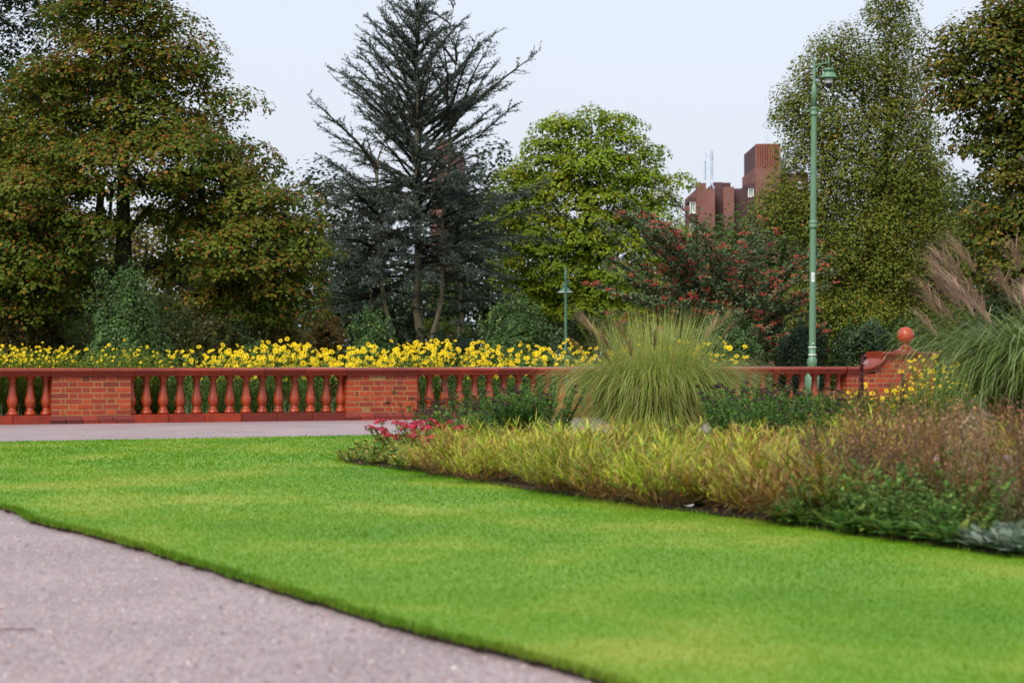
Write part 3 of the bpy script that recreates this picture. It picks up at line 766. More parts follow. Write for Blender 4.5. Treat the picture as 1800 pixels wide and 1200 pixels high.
def skeleton(trunk, targets, rise=0.35, jit=0.08, step=0.7, seed_frac=0.25):
    """trunk: (m,3) polyline. Greedy branch network reaching every target. Returns nodes, parent, is_target"""
    nodes = [np.array(p, float) for p in trunk]; par = [-1] + list(range(len(trunk) - 1))
    m = len(trunk); lo = int(m * seed_frac)
    order = np.argsort([np.min(np.linalg.norm(np.array(trunk) - t, axis=1)) for t in targets])
    tips = []
    for ti in order:
        t = targets[ti]; A = np.array(nodes)
        d = A - t; h = np.hypot(d[:, 0], d[:, 1]); dist = np.linalg.norm(d, axis=1)
        want = t[2] - rise * h                         # branches rise towards their tips
        cost = dist + 1.2 * np.maximum(0, A[:, 2] - want) + 0.15 * np.maximum(0, want - A[:, 2])
        cost[:lo] += 50
        j = int(np.argmin(cost)); a = nodes[j]
        k = max(1, int(dist[j] / step)); prev = j
        for i in range(1, k + 1):
            f = i / k
            p = a + (t - a) * f
            p[2] += math.sin(f * math.pi) * 0.08 * dist[j]
            if i < k: p = p + RNG.normal(size=3) * jit * dist[j] ** 0.5
            nodes.append(p); par.append(prev); prev = len(nodes) - 1
        tips.append(prev)
    return np.array(nodes), np.array(par), np.array(tips)

def limb_mesh(nodes, par, r_tip, r_trunk, expo=0.5, mat_=None, name='trunk', trunk_n=0, taper=0.75):
    cnt = np.ones(len(nodes)) * 0.0
    has = np.zeros(len(nodes), bool); has[par[par >= 0]] = True
    cnt[~has] = 1
    for i in range(len(nodes) - 1, 0, -1):
        cnt[par[i]] += cnt[i]
    rad = np.clip(r_tip * np.maximum(cnt, 1) ** expo, r_tip, r_trunk)
    for i in range(trunk_n): rad[i] = max(rad[i], r_trunk * (1 - taper * i / max(1, trunk_n - 1)))
    i = np.arange(1, len(nodes)); p = par[1:]
    thick = rad[i] > 0.04
    mb = MB()
    for sel, sg in ((thick, 8), (~thick, 4)):
        if sel.any():
            V, Q = tubes(nodes[p[sel]], nodes[i[sel]], np.minimum(rad[p[sel]], rad[i[sel]] * 1.5 + .0), rad[i[sel]], sg); mb.add(V, Q)
    return mb.mesh(name, mat_, smooth=True)

def leaf_colors(n, pal, probs, jit=0.2): return pick(pal, n, jit, probs)

def broadleaf(name, label, base, Y, blobs, n_clumps, dmin, clump, per, leaf, pal, probs, tip_pal=None, tip_amt=0.0, trunk_r=0.3, trunk_top=None,
              lean=(0, 0), bark=M_BARK, m=M_LEAF, group=None, cat='tree', droop=0.25, flat=0.42, rise=0.3, r0=0.45, depth=0.8, asp=0.75, hole=None, twigs=4, rtip=0.012, dome=0.55, core=0):
    bl = blobs_at(blobs, Y, depth)
    T = sample_clumps(bl, n_clumps, dmin, r0)
    if hole is not None:
        T = np.array([t for t in T if not hole(900 + t[0] / t[1] * F, HZ - (t[2] - EYE) / t[1] * F)])
    cen = np.mean([c for c, r in bl], axis=0)
    top = max(c[2] + r[2] for c, r in bl) if trunk_top is None else trunk_top
    nt_ = 9
    tr = [np.array([base[0] + lean[0] * (i / nt_) + RNG.normal() * .06 * (i > 0), base[1] + lean[1] * (i / nt_) + RNG.normal() * .06 * (i > 0), top * 0.86 * i / nt_]) for i in range(nt_ + 1)]
    nodes, par, tips = skeleton(tr, T, rise=rise)
    root = thing(name, label, cat, (base[0], base[1], 0), group=group)
    off = np.array([base[0], base[1], 0.0])
    link('trunk', limb_mesh(nodes - off, par, rtip, trunk_r, 0.5, bark, 'trunk', nt_ + 1), root)
    # leaves
    mb = MB(); n = len(T)
    cs = clump * RNG.uniform(0.7, 1.3, n)
    idx = np.repeat(np.arange(n), (per * (cs / clump) ** 2).astype(int))
    k = len(idx)
    d = RNG.normal(size=(k, 3)); d[:, 2] = np.abs(d[:, 2]) * RNG.choice([1, -.5], k, p=[.88, .12]); d = norm(d)
    rr = RNG.random(k) ** (1 / 3) * (1 - dome) + dome * RNG.uniform(.75, 1.08, k)
    rad = cs[idx][:, None] * rr[:, None]
    # uneven lobes inside each clump
    ph = RNG.uniform(0, 6.28, n)[idx]; az = np.arctan2(d[:, 1], d[:, 0])
    rad *= (1 + 0.2 * np.sin(3 * az + ph) + 0.1 * np.sin(7 * az + 2 * ph))[:, None]
    out = T - cen; out[:, 2] *= 0.4; out = norm(out)
    P = T[idx] + d * rad * np.array([1, 1, flat]) + out[idx] * 0.2 * cs[idx][:, None]
    hd = np.hypot(d[:, 0], d[:, 1]) * rad[:, 0]
    P[:, 2] -= droop * hd ** 1.5 / np.sqrt(clump)
    Nn = d * np.array([.7, .7, .8]) + np.array([0, 0, .5]) + out[idx] * .3 + RNG.normal(size=(k, 3)) * 0.30
    C = leaf_colors(k, pal, probs, .14)
    cc = leaf_colors(n, pal, probs, .14); C = C * .45 + cc[idx] * .55
    if tip_pal is not None:
        hgt = np.clip((P[:, 2] - T[idx][:, 2]) / (cs[idx] * flat), -1, 1)
        per_clump = np.clip(RNG.beta(1.2, 1.6, n) * 1.6, 0, 1)[idx]
        sel = RNG.random(k) < tip_amt * (0.35 + 0.65 * np.clip(rr * .6 + hgt * .5, 0, 1.2)) * (0.25 + per_clump)
        C[sel] = pick(tip_pal, sel.sum(), 0.25)
    leaf_quads(mb, P - off, Nn, leaf * RNG.uniform(0.7, 1.25, k), C, asp)
    if core:
        cand = np.arange(nt_ + 1, len(nodes)); ii = RNG.choice(cand, core)
        Pc = nodes[ii] + RNG.uniform(-1, 1, size=(core, 3)) * np.array([.42, .42, .26])
        leaf_quads(mb, Pc - off, RNG.normal(size=(core, 3)) + [0, 0, .8], leaf * RNG.uniform(.9, 1.4, core), leaf_colors(core, pal, probs, .15), asp)
    link('crown', mb.mesh('crown', m), root)
    return root

OLIVE = [(0.085, 0.135, 0.014), (0.125, 0.16, 0.015), (0.06, 0.10, 0.014), (0.18, 0.175, 0.018)]
RUSSET = [(0.24, 0.09, 0.018), (0.22, 0.125, 0.018), (0.28, 0.16, 0.02), (0.18, 0.06, 0.018)]
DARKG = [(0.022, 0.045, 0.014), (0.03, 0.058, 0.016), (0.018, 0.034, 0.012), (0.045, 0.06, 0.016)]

# --- big maple on the left
c0 = at(222, 630, 46)
def hole1(x, y): return (abs(x - 228) < 22 and 295 < y < 440) or (abs(x - 150) < 30 and abs(y - 362) < 10) or (abs(x - 345) < 26 and abs(y - 330) < 9) or (abs(x - 280) < 24 and abs(y - 285) < 12) or (abs(x - 300) < 40 and 400 < y < 425)
T1 = [(195, -12, 66, 40), (165, 35, 75, 52), (252, 50, 50, 44), (310, 125, 58, 46), (215, 120, 95, 60), (120, 165, 80, 58), (375, 190, 36, 36),
    (250, 215, 105, 50), (275, 345, 80, 40), (70, 255, 100, 58), (160, 300, 105, 48, -1), (320, 280, 92, 46, -1), (410, 300, 62, 46), (30, 350, 100, 56, -1.5), (120, 395, 80, 45, -1), (465, 365, 62, 44, -1), (370, 375, 76, 42), (510, 420, 46, 40, -1), (430, 440, 80, 44, -1.5),
    (30, 460, 95, 46, -1.5), (330, 460, 66, 32, .5), (150, 485, 66, 30, .5), (505, 485, 48, 36, -1), (400, 505, 66, 32), (40, 530, 90, 36, -1), (470, 535, 56, 26, -.5)]
broadleaf('maple_tree', 'huge spreading maple with olive and russet leaves behind the left balustrade', c0, 46, T1,
    440, 0.47, 0.66, 430, 0.084, OLIVE, [.35, .3, .2, .15], RUSSET, 0.38, trunk_r=0.24, hole=hole1, rtip=0.02, droop=0.28, flat=0.46, dome=0.6, core=22000)

# --- dark tree at the far left behind it
broadleaf('lime_tree', 'dark green tree in the top left corner behind the maple', at(-70, 630, 56), 56, [
    (20, 30, 85, 100), (-30, 150, 100, 110), (60, 180, 70, 90), (-50, -60, 120, 90), (20, 300, 90, 90), (-60, 400, 120, 100), (60, 430, 100, 70)],
    150, 0.7, 0.9, 280, 0.115, DARKG, [.3, .3, .2, .2], trunk_r=0.3, flat=0.6)

# --- light green maple
broadleaf('maple_tree', 'light green rounded maple between the cedar and the berry shrub', at(1035, 630, 66), 66, [
    (1100, 208, 12, 12), (1045, 205, 16, 12), (895, 300, 14, 14), (1180, 395, 14, 14), (1182, 325, 10, 10), (880, 350, 14, 18), (1060, 222, 34, 22), (1000, 232, 40, 24), (1085, 262, 40, 30), (960, 270, 40, 28), (1030, 285, 62, 36), (925, 318, 34, 34), (1110, 305, 48, 28), (1150, 275, 12, 16), (1158, 330, 20, 18), (1172, 350, 14, 16), (985, 345, 56, 36), (1065, 350, 56, 40), (905, 390, 36, 40), (1125, 375, 40, 28), (960, 410, 56, 40), (1040, 420, 60, 44), (1110, 430, 44, 34), (915, 470, 42, 42), (985, 485, 60, 44), (1070, 490, 62, 44), (1130, 470, 30, 34), (940, 555, 60, 40), (1030, 560, 70, 40), (1100, 550, 60, 40)],
    300, 0.46, 0.56, 270, 0.105, [(0.20, 0.30, 0.02), (0.26, 0.335, 0.022), (0.15, 0.24, 0.02), (0.33, 0.35, 0.028)], [.35, .3, .2, .15], [(0.30, 0.24, 0.02), (0.34, 0.17, 0.02)], 0.07, trunk_r=0.2, droop=0.32, flat=0.5, dome=0.6, core=9000)

# --- birch
broadleaf('birch_tree', 'feathery birch with yellowing leaves behind the tall lamp column', at(1560, 630, 54), 54, [
    (1562, 20, 34, 50), (1570, 70, 42, 40), (1480, 105, 50, 44), (1450, 140, 46, 44), (1530, 140, 56, 52), (1590, 160, 34, 50), (1400, 195, 36, 40), (1460, 220, 62, 52), (1540, 230, 66, 60), (1612, 250, 36, 55),
    (1410, 265, 40, 36), (1500, 300, 70, 55), (1590, 320, 70, 62), (1385, 335, 40, 30), (1380, 375, 48, 40), (1450, 385, 60, 50), (1540, 400, 80, 60), (1630, 400, 40, 60), (1480, 460, 70, 50), (1570, 480, 80, 55), (1650, 480, 46, 55), (1520, 550, 90, 50), (1620, 555, 70, 45), (1440, 540, 60, 45)],
    640, 0.33, 0.42, 200, 0.070, [(0.14, 0.185, 0.024), (0.18, 0.21, 0.028), (0.105, 0.145, 0.024), (0.22, 0.22, 0.034)], [.3, .3, .22, .18], [(0.34, 0.25, 0.025), (0.30, 0.18, 0.025), (0.24, 0.14, 0.03)], 0.14, trunk_r=0.16, bark=M_BARK_BIRCH, droop=0.55, flat=0.95, rise=0.7, r0=0.2, asp=0.7, rtip=0.008, dome=0.15, core=20000)

# --- dark maple on the right edge
broadleaf('maple_tree', 'dark copper-tinged maple filling the top right corner', at(1860, 630, 45), 45, [
    (1790, 40, 50, 44), (1735, 90, 56, 38), (1680, 112, 34, 24), (1790, 130, 70, 50), (1725, 165, 54, 36), (1790, 215, 70, 46), (1740, 245, 40, 36), (1860, 60, 90, 90), (1860, 200, 90, 90), (1800, 310, 60, 46), (1765, 345, 32, 40), (1795, 390, 66, 40), (1752, 402, 38, 26), (1870, 330, 90, 90), (1860, 450, 80, 60), (1780, 470, 60, 40)],
    300, 0.46, 0.66, 330, 0.10, [(0.085, 0.12, 0.016), (0.115, 0.135, 0.018), (0.065, 0.092, 0.014), (0.155, 0.135, 0.02)], [.3, .3, .25, .15], [(0.18, 0.075, 0.02), (0.21, 0.12, 0.022), (0.27, 0.20, 0.022)], 0.40, trunk_r=0.28, droop=0.28, flat=0.46, dome=0.6, core=12000)

# --- blue atlas cedar
def cedar(name, label, px, Y, top_py, seed):
    k = F / Y; b = at(px, 630, Y); b[2] = 0
    root = thing(name, label, 'tree', b)
    top = EYE + (HZ - top_py) / k
    segP0, segP1, segR0, segR1 = [], [], [], []; stP = [[], [], [], []]
    tw = []     # twig base, direction, length, colour weight
    stems = [((px - 4) , top_py, 0.14, 0.0), (px + 58, -4, 0.085, 0.35), (px - 55, 170, 0.09, 0.45), (px + 30, 330, 0.08, .6), (px - 70, 380, 0.075, .5)]
    def wx(x): return (x - px) / k
    stem_lines = []
    for i, (tx, ty, r, ph) in enumerate(stems):
        n = 14; zt = EYE + (HZ - ty) / k
        x0 = [0, .22, -.5, .75, -1.0][i]; y0 = [0, -.3, -.2, .2, .1][i]
        pts = []
        for j in range(n + 1):
            f = j / n; bow = math.sin(f * math.pi) * (0.0 if i == 0 else [0, .25, -.45, .5, -.35][i])
            pts.append(np.array([x0 + (wx(tx) - x0) * f ** 1.2 + bow + RNG.normal() * .05, y0 + RNG.normal() * .02 + (0.4 * f if i % 2 else -.3 * f), zt * f]))
        stem_lines.append((np.array(pts), r, zt))
        for j in range(n):
            ra = r * (1 - 0.92 * j / n); rb = r * (1 - 0.92 * (j + 1) / n)
            stP[0].append(pts[j]); stP[1].append(pts[j + 1]); stP[2].append(ra); stP[3].append(rb)
    def envelope(z):                            # half width of the crown (photo px) by height
        y = HZ - (z - EYE) * k
        xs = [-60, 0, 60, 100, 200, 300, 380, 450, 520, 570, 620]; ws = [30, 62, 100, 118, 182, 185, 205, 205, 180, 150, 110]
        return float(np.interp(y, xs, ws)) / k
    def branch(p0, az, el0, L, r, curve, dens=1.0):
        n = 9; p = p0.copy(); pts = [p.copy()]; el = el0; a = az
        for i in range(n):
            el += curve / n + RNG.normal() * .05; a += RNG.normal() * .07
            p = p + np.array([math.cos(el) * math.cos(a), math.cos(el) * math.sin(a), math.sin(el)]) * L / n
            pts.append(p.copy())
        for i in range(n):
            segP0.append(pts[i]); segP1.append(pts[i + 1]); segR0.append(r * (1 - .9 * i / n)); segR1.append(r * (1 - .9 * (i + 1) / n))
        # flat side twigs
        nt2 = int(L * 10.5 * dens) + 3
        for q in range(nt2):
            f = RNG.uniform(0.12, 1.0); j = min(n - 1, int(f * n)); pp = pts[j] + (pts[j + 1] - pts[j]) * (f * n - j)
            d = norm(pts[j + 1] - pts[j]); side = np.cross(d, [0, 0, 1.0]); side = norm(side) * RNG.choice([-1, 1])
            dr = norm(d * RNG.uniform(.5, 1.0) + side * RNG.uniform(.3, 1.0) + np.array([0, 0, RNG.uniform(-.5, .35)]))
            tl = L * RNG.uniform(.07, .21) * (1.15 - f * .7) + .10
            tw.append((pp, dr, tl))
        tw.append((pts[-2], norm(pts[-1] - pts[-2]), .3))
    nb = 260
    for i in range(nb):
        main = RNG.random() < .62
        si = 0 if main else RNG.integers(1, len(stem_lines))
        pts, r, zt = stem_lines[si]
        f = RNG.uniform(.24, .985) ** .9
        j = min(13, int(f * 14)); p0 = pts[j] + (pts[j + 1] - pts[j]) * (f * 14 - j)
        z = p0[2]; az = RNG.uniform(0, 2 * math.pi)
        fr = min(1, max(0, (z / top - .33) / .30))
        el = .12 + .60 * fr + RNG.uniform(-.2, .22); cv = -.28 + .13 * fr; zz = z + .5 * fr
        L = max(.25, envelope(zz) * RNG.uniform(.6, 1.02)) / max(.35, math.cos(el)) * .92
        if z > top * .52: L *= .9
        room = (top * 1.0 - z) / max(.3, math.sin(max(el, .3))); L = min(L, max(.35, room * .95))
        branch(p0, az, el, L, .018 + .012 * L, cv)
    # a few longer named silhouettes as in the photograph: limbs reaching right and left
    for (sx, sy, ex, ey) in [(735, 330, 912, 185), (740, 345, 560, 215), (742, 300, 870, 115), (730, 250, 618, 92), (738, 215, 838, 55), (726, 190, 645, 40), (735, 380, 555, 290), (740, 400, 960, 320), (742, 420, 975, 395), (735, 300, 590, 150), (742, 250, 890, 160), (730, 120, 690, 10), (735, 140, 800, 15)]:
        a = np.array([wx(sx), RNG.uniform(-.3, .3), EYE + (HZ - sy) / k]); e = np.array([wx(ex), RNG.uniform(-1.2, .8), EYE + (HZ - ey) / k])
        d = e - a; L = np.linalg.norm(d); branch(a, math.atan2(d[1], d[0]), math.asin(d[2] / L) + .08, L, .045, -.16, 1.35)
    # denser dark lower skirt
    for i in range(95):
        z = EYE + (HZ - RNG.uniform(310, 505)) / k; az = RNG.uniform(0, 2 * math.pi); rr = RNG.uniform(.2, .6)
        W = envelope(z); p0 = np.array([math.cos(az) * W * rr * .5, math.sin(az) * W * rr * .5, z])
        branch(p0, az, RNG.uniform(-.3, .25), W * RNG.uniform(.45, .75), .02, -.35, 1.2)
    mb = MB(); V, Q = tubes(segP0, segP1, segR0, segR1, 5); mb.add(V, Q)
    B = np.array([t[0] for t in tw]); D = np.array([t[1] for t in tw]); Lg = np.array([t[2] for t in tw])
    V, Q = tubes(B, B + D * Lg[:, None], np.full(len(B), .009), np.full(len(B), .003), 3); mb.add(V, Q)
    tag(link('branches', mb.mesh('branches', M_BARK, smooth=True), root), kind='stuff')
    
    for i in range(len(stems)):
        mb = MB(); V, Q = tubes(*[c[i * 14:(i + 1) * 14] for c in stP], 10); mb.add(V, Q); link('trunk', mb.mesh('trunk', M_BARK_TAN, smooth=True), root)
    # needle tufts along twigs
    per = np.maximum(3, (Lg * 46).astype(int)); ix = np.repeat(np.arange(len(B)), per); n = len(ix)
    f = RNG.random(n); P = B[ix] + D[ix] * (Lg[ix] * f)[:, None] + RNG.normal(size=(n, 3)) * .014
    dirn = norm(D[ix] * .5 + RNG.normal(size=(n, 3)) * .75 + np.array([0, 0, .35])); L = RNG.uniform(.04, .08, n)
    sd_ = norm(np.cross(dirn, RNG.normal(size=(n, 3)))) * (L * .22)[:, None]
    tip = P + dirn * L[:, None]
    C = pick([(0.052, 0.078, 0.056), (0.074, 0.104, 0.08), (0.038, 0.06, 0.042), (0.11, 0.14, 0.115)], n, .2, [.35, .3, .2, .15])
    nb_ = MB(); nb_.add(np.stack([P - sd_, P + sd_, tip], 1).reshape(-1, 3), None, np.arange(n * 3).reshape(-1, 3), np.repeat(C, 3, 0))
    link('crown', nb_.mesh('crown', M_NEEDLE), root)
    return root
cedar('cedar_tree', 'tall blue-grey cedar with open upswept branches and several stems', 738, 60, -14, 1)

# --- berry shrub
def berry_shrub():
    Y = 47; k = F / Y; b = at(1275, 640, Y); b[2] = 0
    root = thing('berry_shrub', 'wide arching cotoneaster loaded with red berries left of the lamp column', 'shrub', b)
    segs = [[], [], [], []]; P, D, Bp = [], [], []
    def arch(p0, az, el, L, r, droop):
        n = 12; p = p0.copy(); e = el; a = az
        for i in range(n):
            e -= droop / n + RNG.normal() * .03; a += RNG.normal() * .05
            d = np.array([math.cos(e) * math.cos(a), math.cos(e) * math.sin(a), math.sin(e)]); q = p + d * L / n
            segs[0].append(p); segs[1].append(q); segs[2].append(r * (1 - .85 * i / n)); segs[3].append(r * (1 - .85 * (i + 1) / n))
            f = i / n
            if f > .3:
                for _ in range(4):
                    s = norm(np.cross(d, [0, 0, 1.])) * RNG.choice([-1, 1]); t = p + (q - p) * RNG.random()
                    dd = norm(d * .6 + s * RNG.uniform(.3, .9) + np.array([0, 0, RNG.uniform(-.2, .4)])); tl = RNG.uniform(.12, .38)
                    segs[0].append(t); segs[1].append(t + dd * tl); segs[2].append(.008); segs[3].append(.004)
                    m_ = 15; ff = RNG.random(m_)[:, None]; P.append(t + dd * tl * ff + RNG.normal(size=(m_, 3)) * .035); D.append(np.tile(dd, (m_, 1)))
                    if RNG.random() < .19: Bp.append(t + dd * tl * RNG.uniform(.3, 1) + np.array([0, 0, .02]))
            p = q
    base = lambda: np.array([RNG.normal() * .5, RNG.normal() * .3, .1])
    for i in range(120):
        tx = RNG.uniform(1062, 1440); ty = RNG.uniform(395, 585) if tx < 1250 else RNG.uniform(420, 600)
        if RNG.random() < .16: tx, ty = RNG.uniform(1085, 1200), RNG.uniform(370, 440)
        if tx < 1130 and 400 < ty < 450: continue
        e = np.array([(tx - 1275) / k, RNG.uniform(-1.8, 1.2), EYE + (HZ - ty) / k]); s = base()
        d = e - s; L = np.linalg.norm(d) * 1.12
        el = math.asin(d[2] / np.linalg.norm(d)); dr = 1.0
        arch(s, math.atan2(d[1], d[0]), el + dr * .48, L, .03, dr)
    mb = MB(); V, Q = tubes(*segs, 4); mb.add(V, Q); link('trunk', mb.mesh('trunk', M_BARK), root)
    P = np.concatenate(P); D = np.concatenate(D); n = len(P)
    mb = MB(); leaf_quads(mb, P, np.array([0, 0, 1.]) + RNG.normal(size=(n, 3)) * .55, RNG.uniform(.06, .11, n), pick([(0.095, 0.15, 0.06), (0.135, 0.19, 0.08), (0.07, 0.12, 0.05), (0.185, 0.215, 0.10), (0.21, 0.14, 0.06)], n, .2, [.3, .3, .2, .14, .06]), .42, axis=D)
    link('crown', mb.mesh('crown', M_HOLLY), root)
    ic = np.array([[0, 0, 1], [1, 0, 0], [0, 1, 0], [-1, 0, 0], [0, -1, 0], [0, 0, -1]], float); T = np.array([[0, 1, 2], [0, 2, 3], [0, 3, 4], [0, 4, 1], [5, 2, 1], [5, 3, 2], [5, 4, 3], [5, 1, 4]])
    Bp = np.repeat(np.array(Bp), 14, 0); n = len(Bp); Bp = Bp + RNG.normal(size=(n, 3)) * np.array([.05, .05, .025]); r = RNG.uniform(.012, .02, n)
    V = Bp[:, None] + ic[None] * r[:, None, None]; mb = MB()
    mb.add(V.reshape(-1, 3), None, ((np.arange(n) * 6)[:, None, None] + T[None]).reshape(-1, 3), np.repeat(pick([(0.52, 0.045, 0.03), (0.42, 0.028, 0.025), (0.58, 0.09, 0.04)], n, .15), 6, 0))
    tag(link('berry_clusters', mb.mesh('berry_clusters', mat('berry', attr='col', rough=0.3, spec=0.5), True), root), kind='stuff')
berry_shrub()

# --- evergreen bushes just behind the flower border
def bush(name, label, px, py_top, py_bot, half, Y, pal, leaf=.075, n=9000, shoots=40, m=M_HOLLY, cone=0.0, cat='shrub', group=None, probs=None, asp=.5):
    k = F / Y; b = at(px, 630, Y); b[2] = 0
    root = thing(name, label, cat, b, group=group)
    H_ = EYE + (HZ - py_top) / k; Rr = half / k
    mb = MB()
    # lumpy shell of leaves plus inner leaves
    lump = [(RNG.uniform(0, 6.28), RNG.uniform(.1, .95), RNG.uniform(.12, .26)) for _ in range(34)]
    az = RNG.uniform(0, 6.28, n); h = RNG.random(n) ** .85
    prof = np.where(h < .35, .82 + .18 * h / .35, np.sqrt(np.clip(1 - ((h - .35) / .66) ** 2, 0, 1)) * (1 - cone) + cone * (1 - (h - .35) / .65))
    bumps = np.zeros(n)
    for a, hh, s in lump:
        da = (az - a + math.pi) % (2 * math.pi) - math.pi
        bumps += .26 * np.exp(-(da ** 2 + ((h - hh) * 2.2) ** 2) / (2 * s * s))
    rad = Rr * prof * (.72 + bumps) * (1 - .35 * RNG.random(n) ** 2.2)
    P = np.stack([np.cos(az) * rad, np.sin(az) * rad, h * H_ * (.86 + bumps * .35) + RNG.normal(size=n) * .03], -1)
    Nn = np.stack([np.cos(az), np.sin(az), .35 + h * .9], -1) + RNG.normal(size=(n, 3)) * .55
    C = pick(pal, n, .22, probs)
    leaf_quads(mb, P, Nn, leaf * RNG.uniform(.7, 1.25, n), C, asp)
    seg = [[], [], [], []]; SP = []
    for i in range(shoots):
        a = RNG.uniform(0, 6.28); r = Rr * .75 * RNG.random() ** .6; hh = H_ * (1 - .55 * (r / Rr) ** 2) * .9
        p = np.array([math.cos(a) * r, math.sin(a) * r, hh]); L = RNG.uniform(.15, .42); d = norm(np.array([math.cos(a) * .35, math.sin(a) * .35, 1]) + RNG.normal(size=3) * .15)
        seg[0].append(p); seg[1].append(p + d * L); seg[2].append(.006); seg[3].append(.003)
        q = 16; SP.append(p + d * L * RNG.random(q)[:, None] * 1.05 + RNG.normal(size=(q, 3)) * .025)
    if shoots:
        SP = np.concatenate(SP); leaf_quads(mb, SP, RNG.normal(size=(len(SP), 3)) + [0, 0, .8], leaf * RNG.uniform(.7, 1.1, len(SP)), pick(pal, len(SP), .2, probs) * 1.25, asp)
    for i in range(7):
        a = RNG.uniform(0, 6.28); e = np.array([math.cos(a) * Rr * .5, math.sin(a) * Rr * .5, H_ * RNG.uniform(.5, .85)])
        s0 = np.array([math.cos(a) * .06, math.sin(a) * .06, 0]); mi = (s0 + e) / 2 + np.array([0, 0, .1])
        for u, v, r1, r2 in ((s0, mi, .03, .02), (mi, e, .02, .008)): seg[0].append(u); seg[1].append(v); seg[2].append(r1); seg[3].append(r2)
    sb = MB(); V, Q = tubes(*seg, 5); sb.add(V, Q); tag(link('stems', sb.mesh('stems', M_BARK), root), kind='stuff')
    link('foliage', mb.mesh('foliage', m), root)
    return root
HOLLY = [(0.05, 0.10, 0.022), (0.07, 0.13, 0.03), (0.035, 0.075, 0.02), (0.12, 0.18, 0.06)]
DKH = [(0.016, 0.032, 0.018), (0.024, 0.045, 0.022), (0.012, 0.022, 0.014)]
AUT = [(0.15, 0.15, 0.025), (0.23, 0.17, 0.035), (0.10, 0.12, 0.025), (0.30, 0.18, 0.035), (0.21, 0.21, 0.08)]
bush('holly_bush', 'dark green cone-shaped holly with upright shoots under the big maple', 214, 462, 615, 88, 40, HOLLY, n=17000, shoots=70, cone=.75)
bush('holly_bush', 'rounded glossy holly left of the cedar stems', 652, 545, 615, 52, 43, HOLLY, n=9000, shoots=45)
bush('holly_bush', 'broad glossy holly between the cedar and the far path lamp', 905, 527, 615, 84, 42, HOLLY, n=16000, shoots=75)
bush('holly_bush', 'low dark holly behind the big grass clump under the berry shrub', 1280, 545, 615, 62, 43, HOLLY, n=9000, shoots=30)
bush('yew_bush', 'nearly black rounded yew left of the lamp column base', 1412, 562, 640, 46, 44, DKH, leaf=.06, n=9000, shoots=8, m=M_LEAF)
bush('laurel_bush', 'dark laurel right of the lamp column base', 1520, 565, 640, 66, 45, [(0.025, 0.06, 0.022), (0.035, 0.08, 0.028), (0.02, 0.04, 0.02), (0.075, 0.10, 0.03)], n=10000, shoots=20)
bush('laurel_bush', 'bright green leafy bush behind the end pier', 1600, 552, 640, 60, 49, [(0.05, 0.11, 0.025), (0.08, 0.14, 0.03), (0.03, 0.07, 0.02), (0.16, 0.17, 0.03)], n=9000, shoots=20, m=M_LEAF, leaf=.09)
bush('laurel_bush', 'green and yellow bush left of the tall plumed grass', 1690, 530, 640, 60, 50, [(0.05, 0.10, 0.022), (0.08, 0.12, 0.03), (0.20, 0.17, 0.03)], n=9000, shoots=20, m=M_LEAF, leaf=.09)
bush('autumn_shrub', 'yellowing loose shrub under the right side of the big maple', 490, 535, 615, 72, 47, AUT, n=9000, shoots=50, m=M_LEAF, leaf=.095)
bush('autumn_shrub', 'orange-tinted shrub left of the cedar stems behind the holly', 570, 560, 615, 52, 50, [(0.14, 0.085, 0.02), (0.09, 0.09, 0.02), (0.20, 0.10, 0.02)], n=7000, shoots=40, m=M_LEAF, leaf=.095)
bush('autumn_shrub', 'dull olive shrub right of the cone-shaped holly', 375, 560, 640, 62, 44, [(0.06, 0.07, 0.018), (0.09, 0.085, 0.02), (0.04, 0.05, 0.015)], n=9000, shoots=40, m=M_LEAF, leaf=.095)
bush('low_hedge', 'low dark green shrub left of the tall yellow flowers', 450, 592, 640, 44, 37.5, HOLLY, n=5000, shoots=10, leaf=.05, m=M_LEAF)
bush('autumn_shrub', 'brown-green shrub at the left edge under the maple', 40, 540, 640, 90, 45, [(0.05, 0.055, 0.016), (0.075, 0.07, 0.018), (0.10, 0.07, 0.02)], n=11000, shoots=40, m=M_LEAF, leaf=.095)
bush('laurel_bush', 'dark shrub at the foot of the cedar stems', 790, 588, 640, 70, 47, DKH, n=8000, shoots=20, m=M_LEAF, leaf=.08)

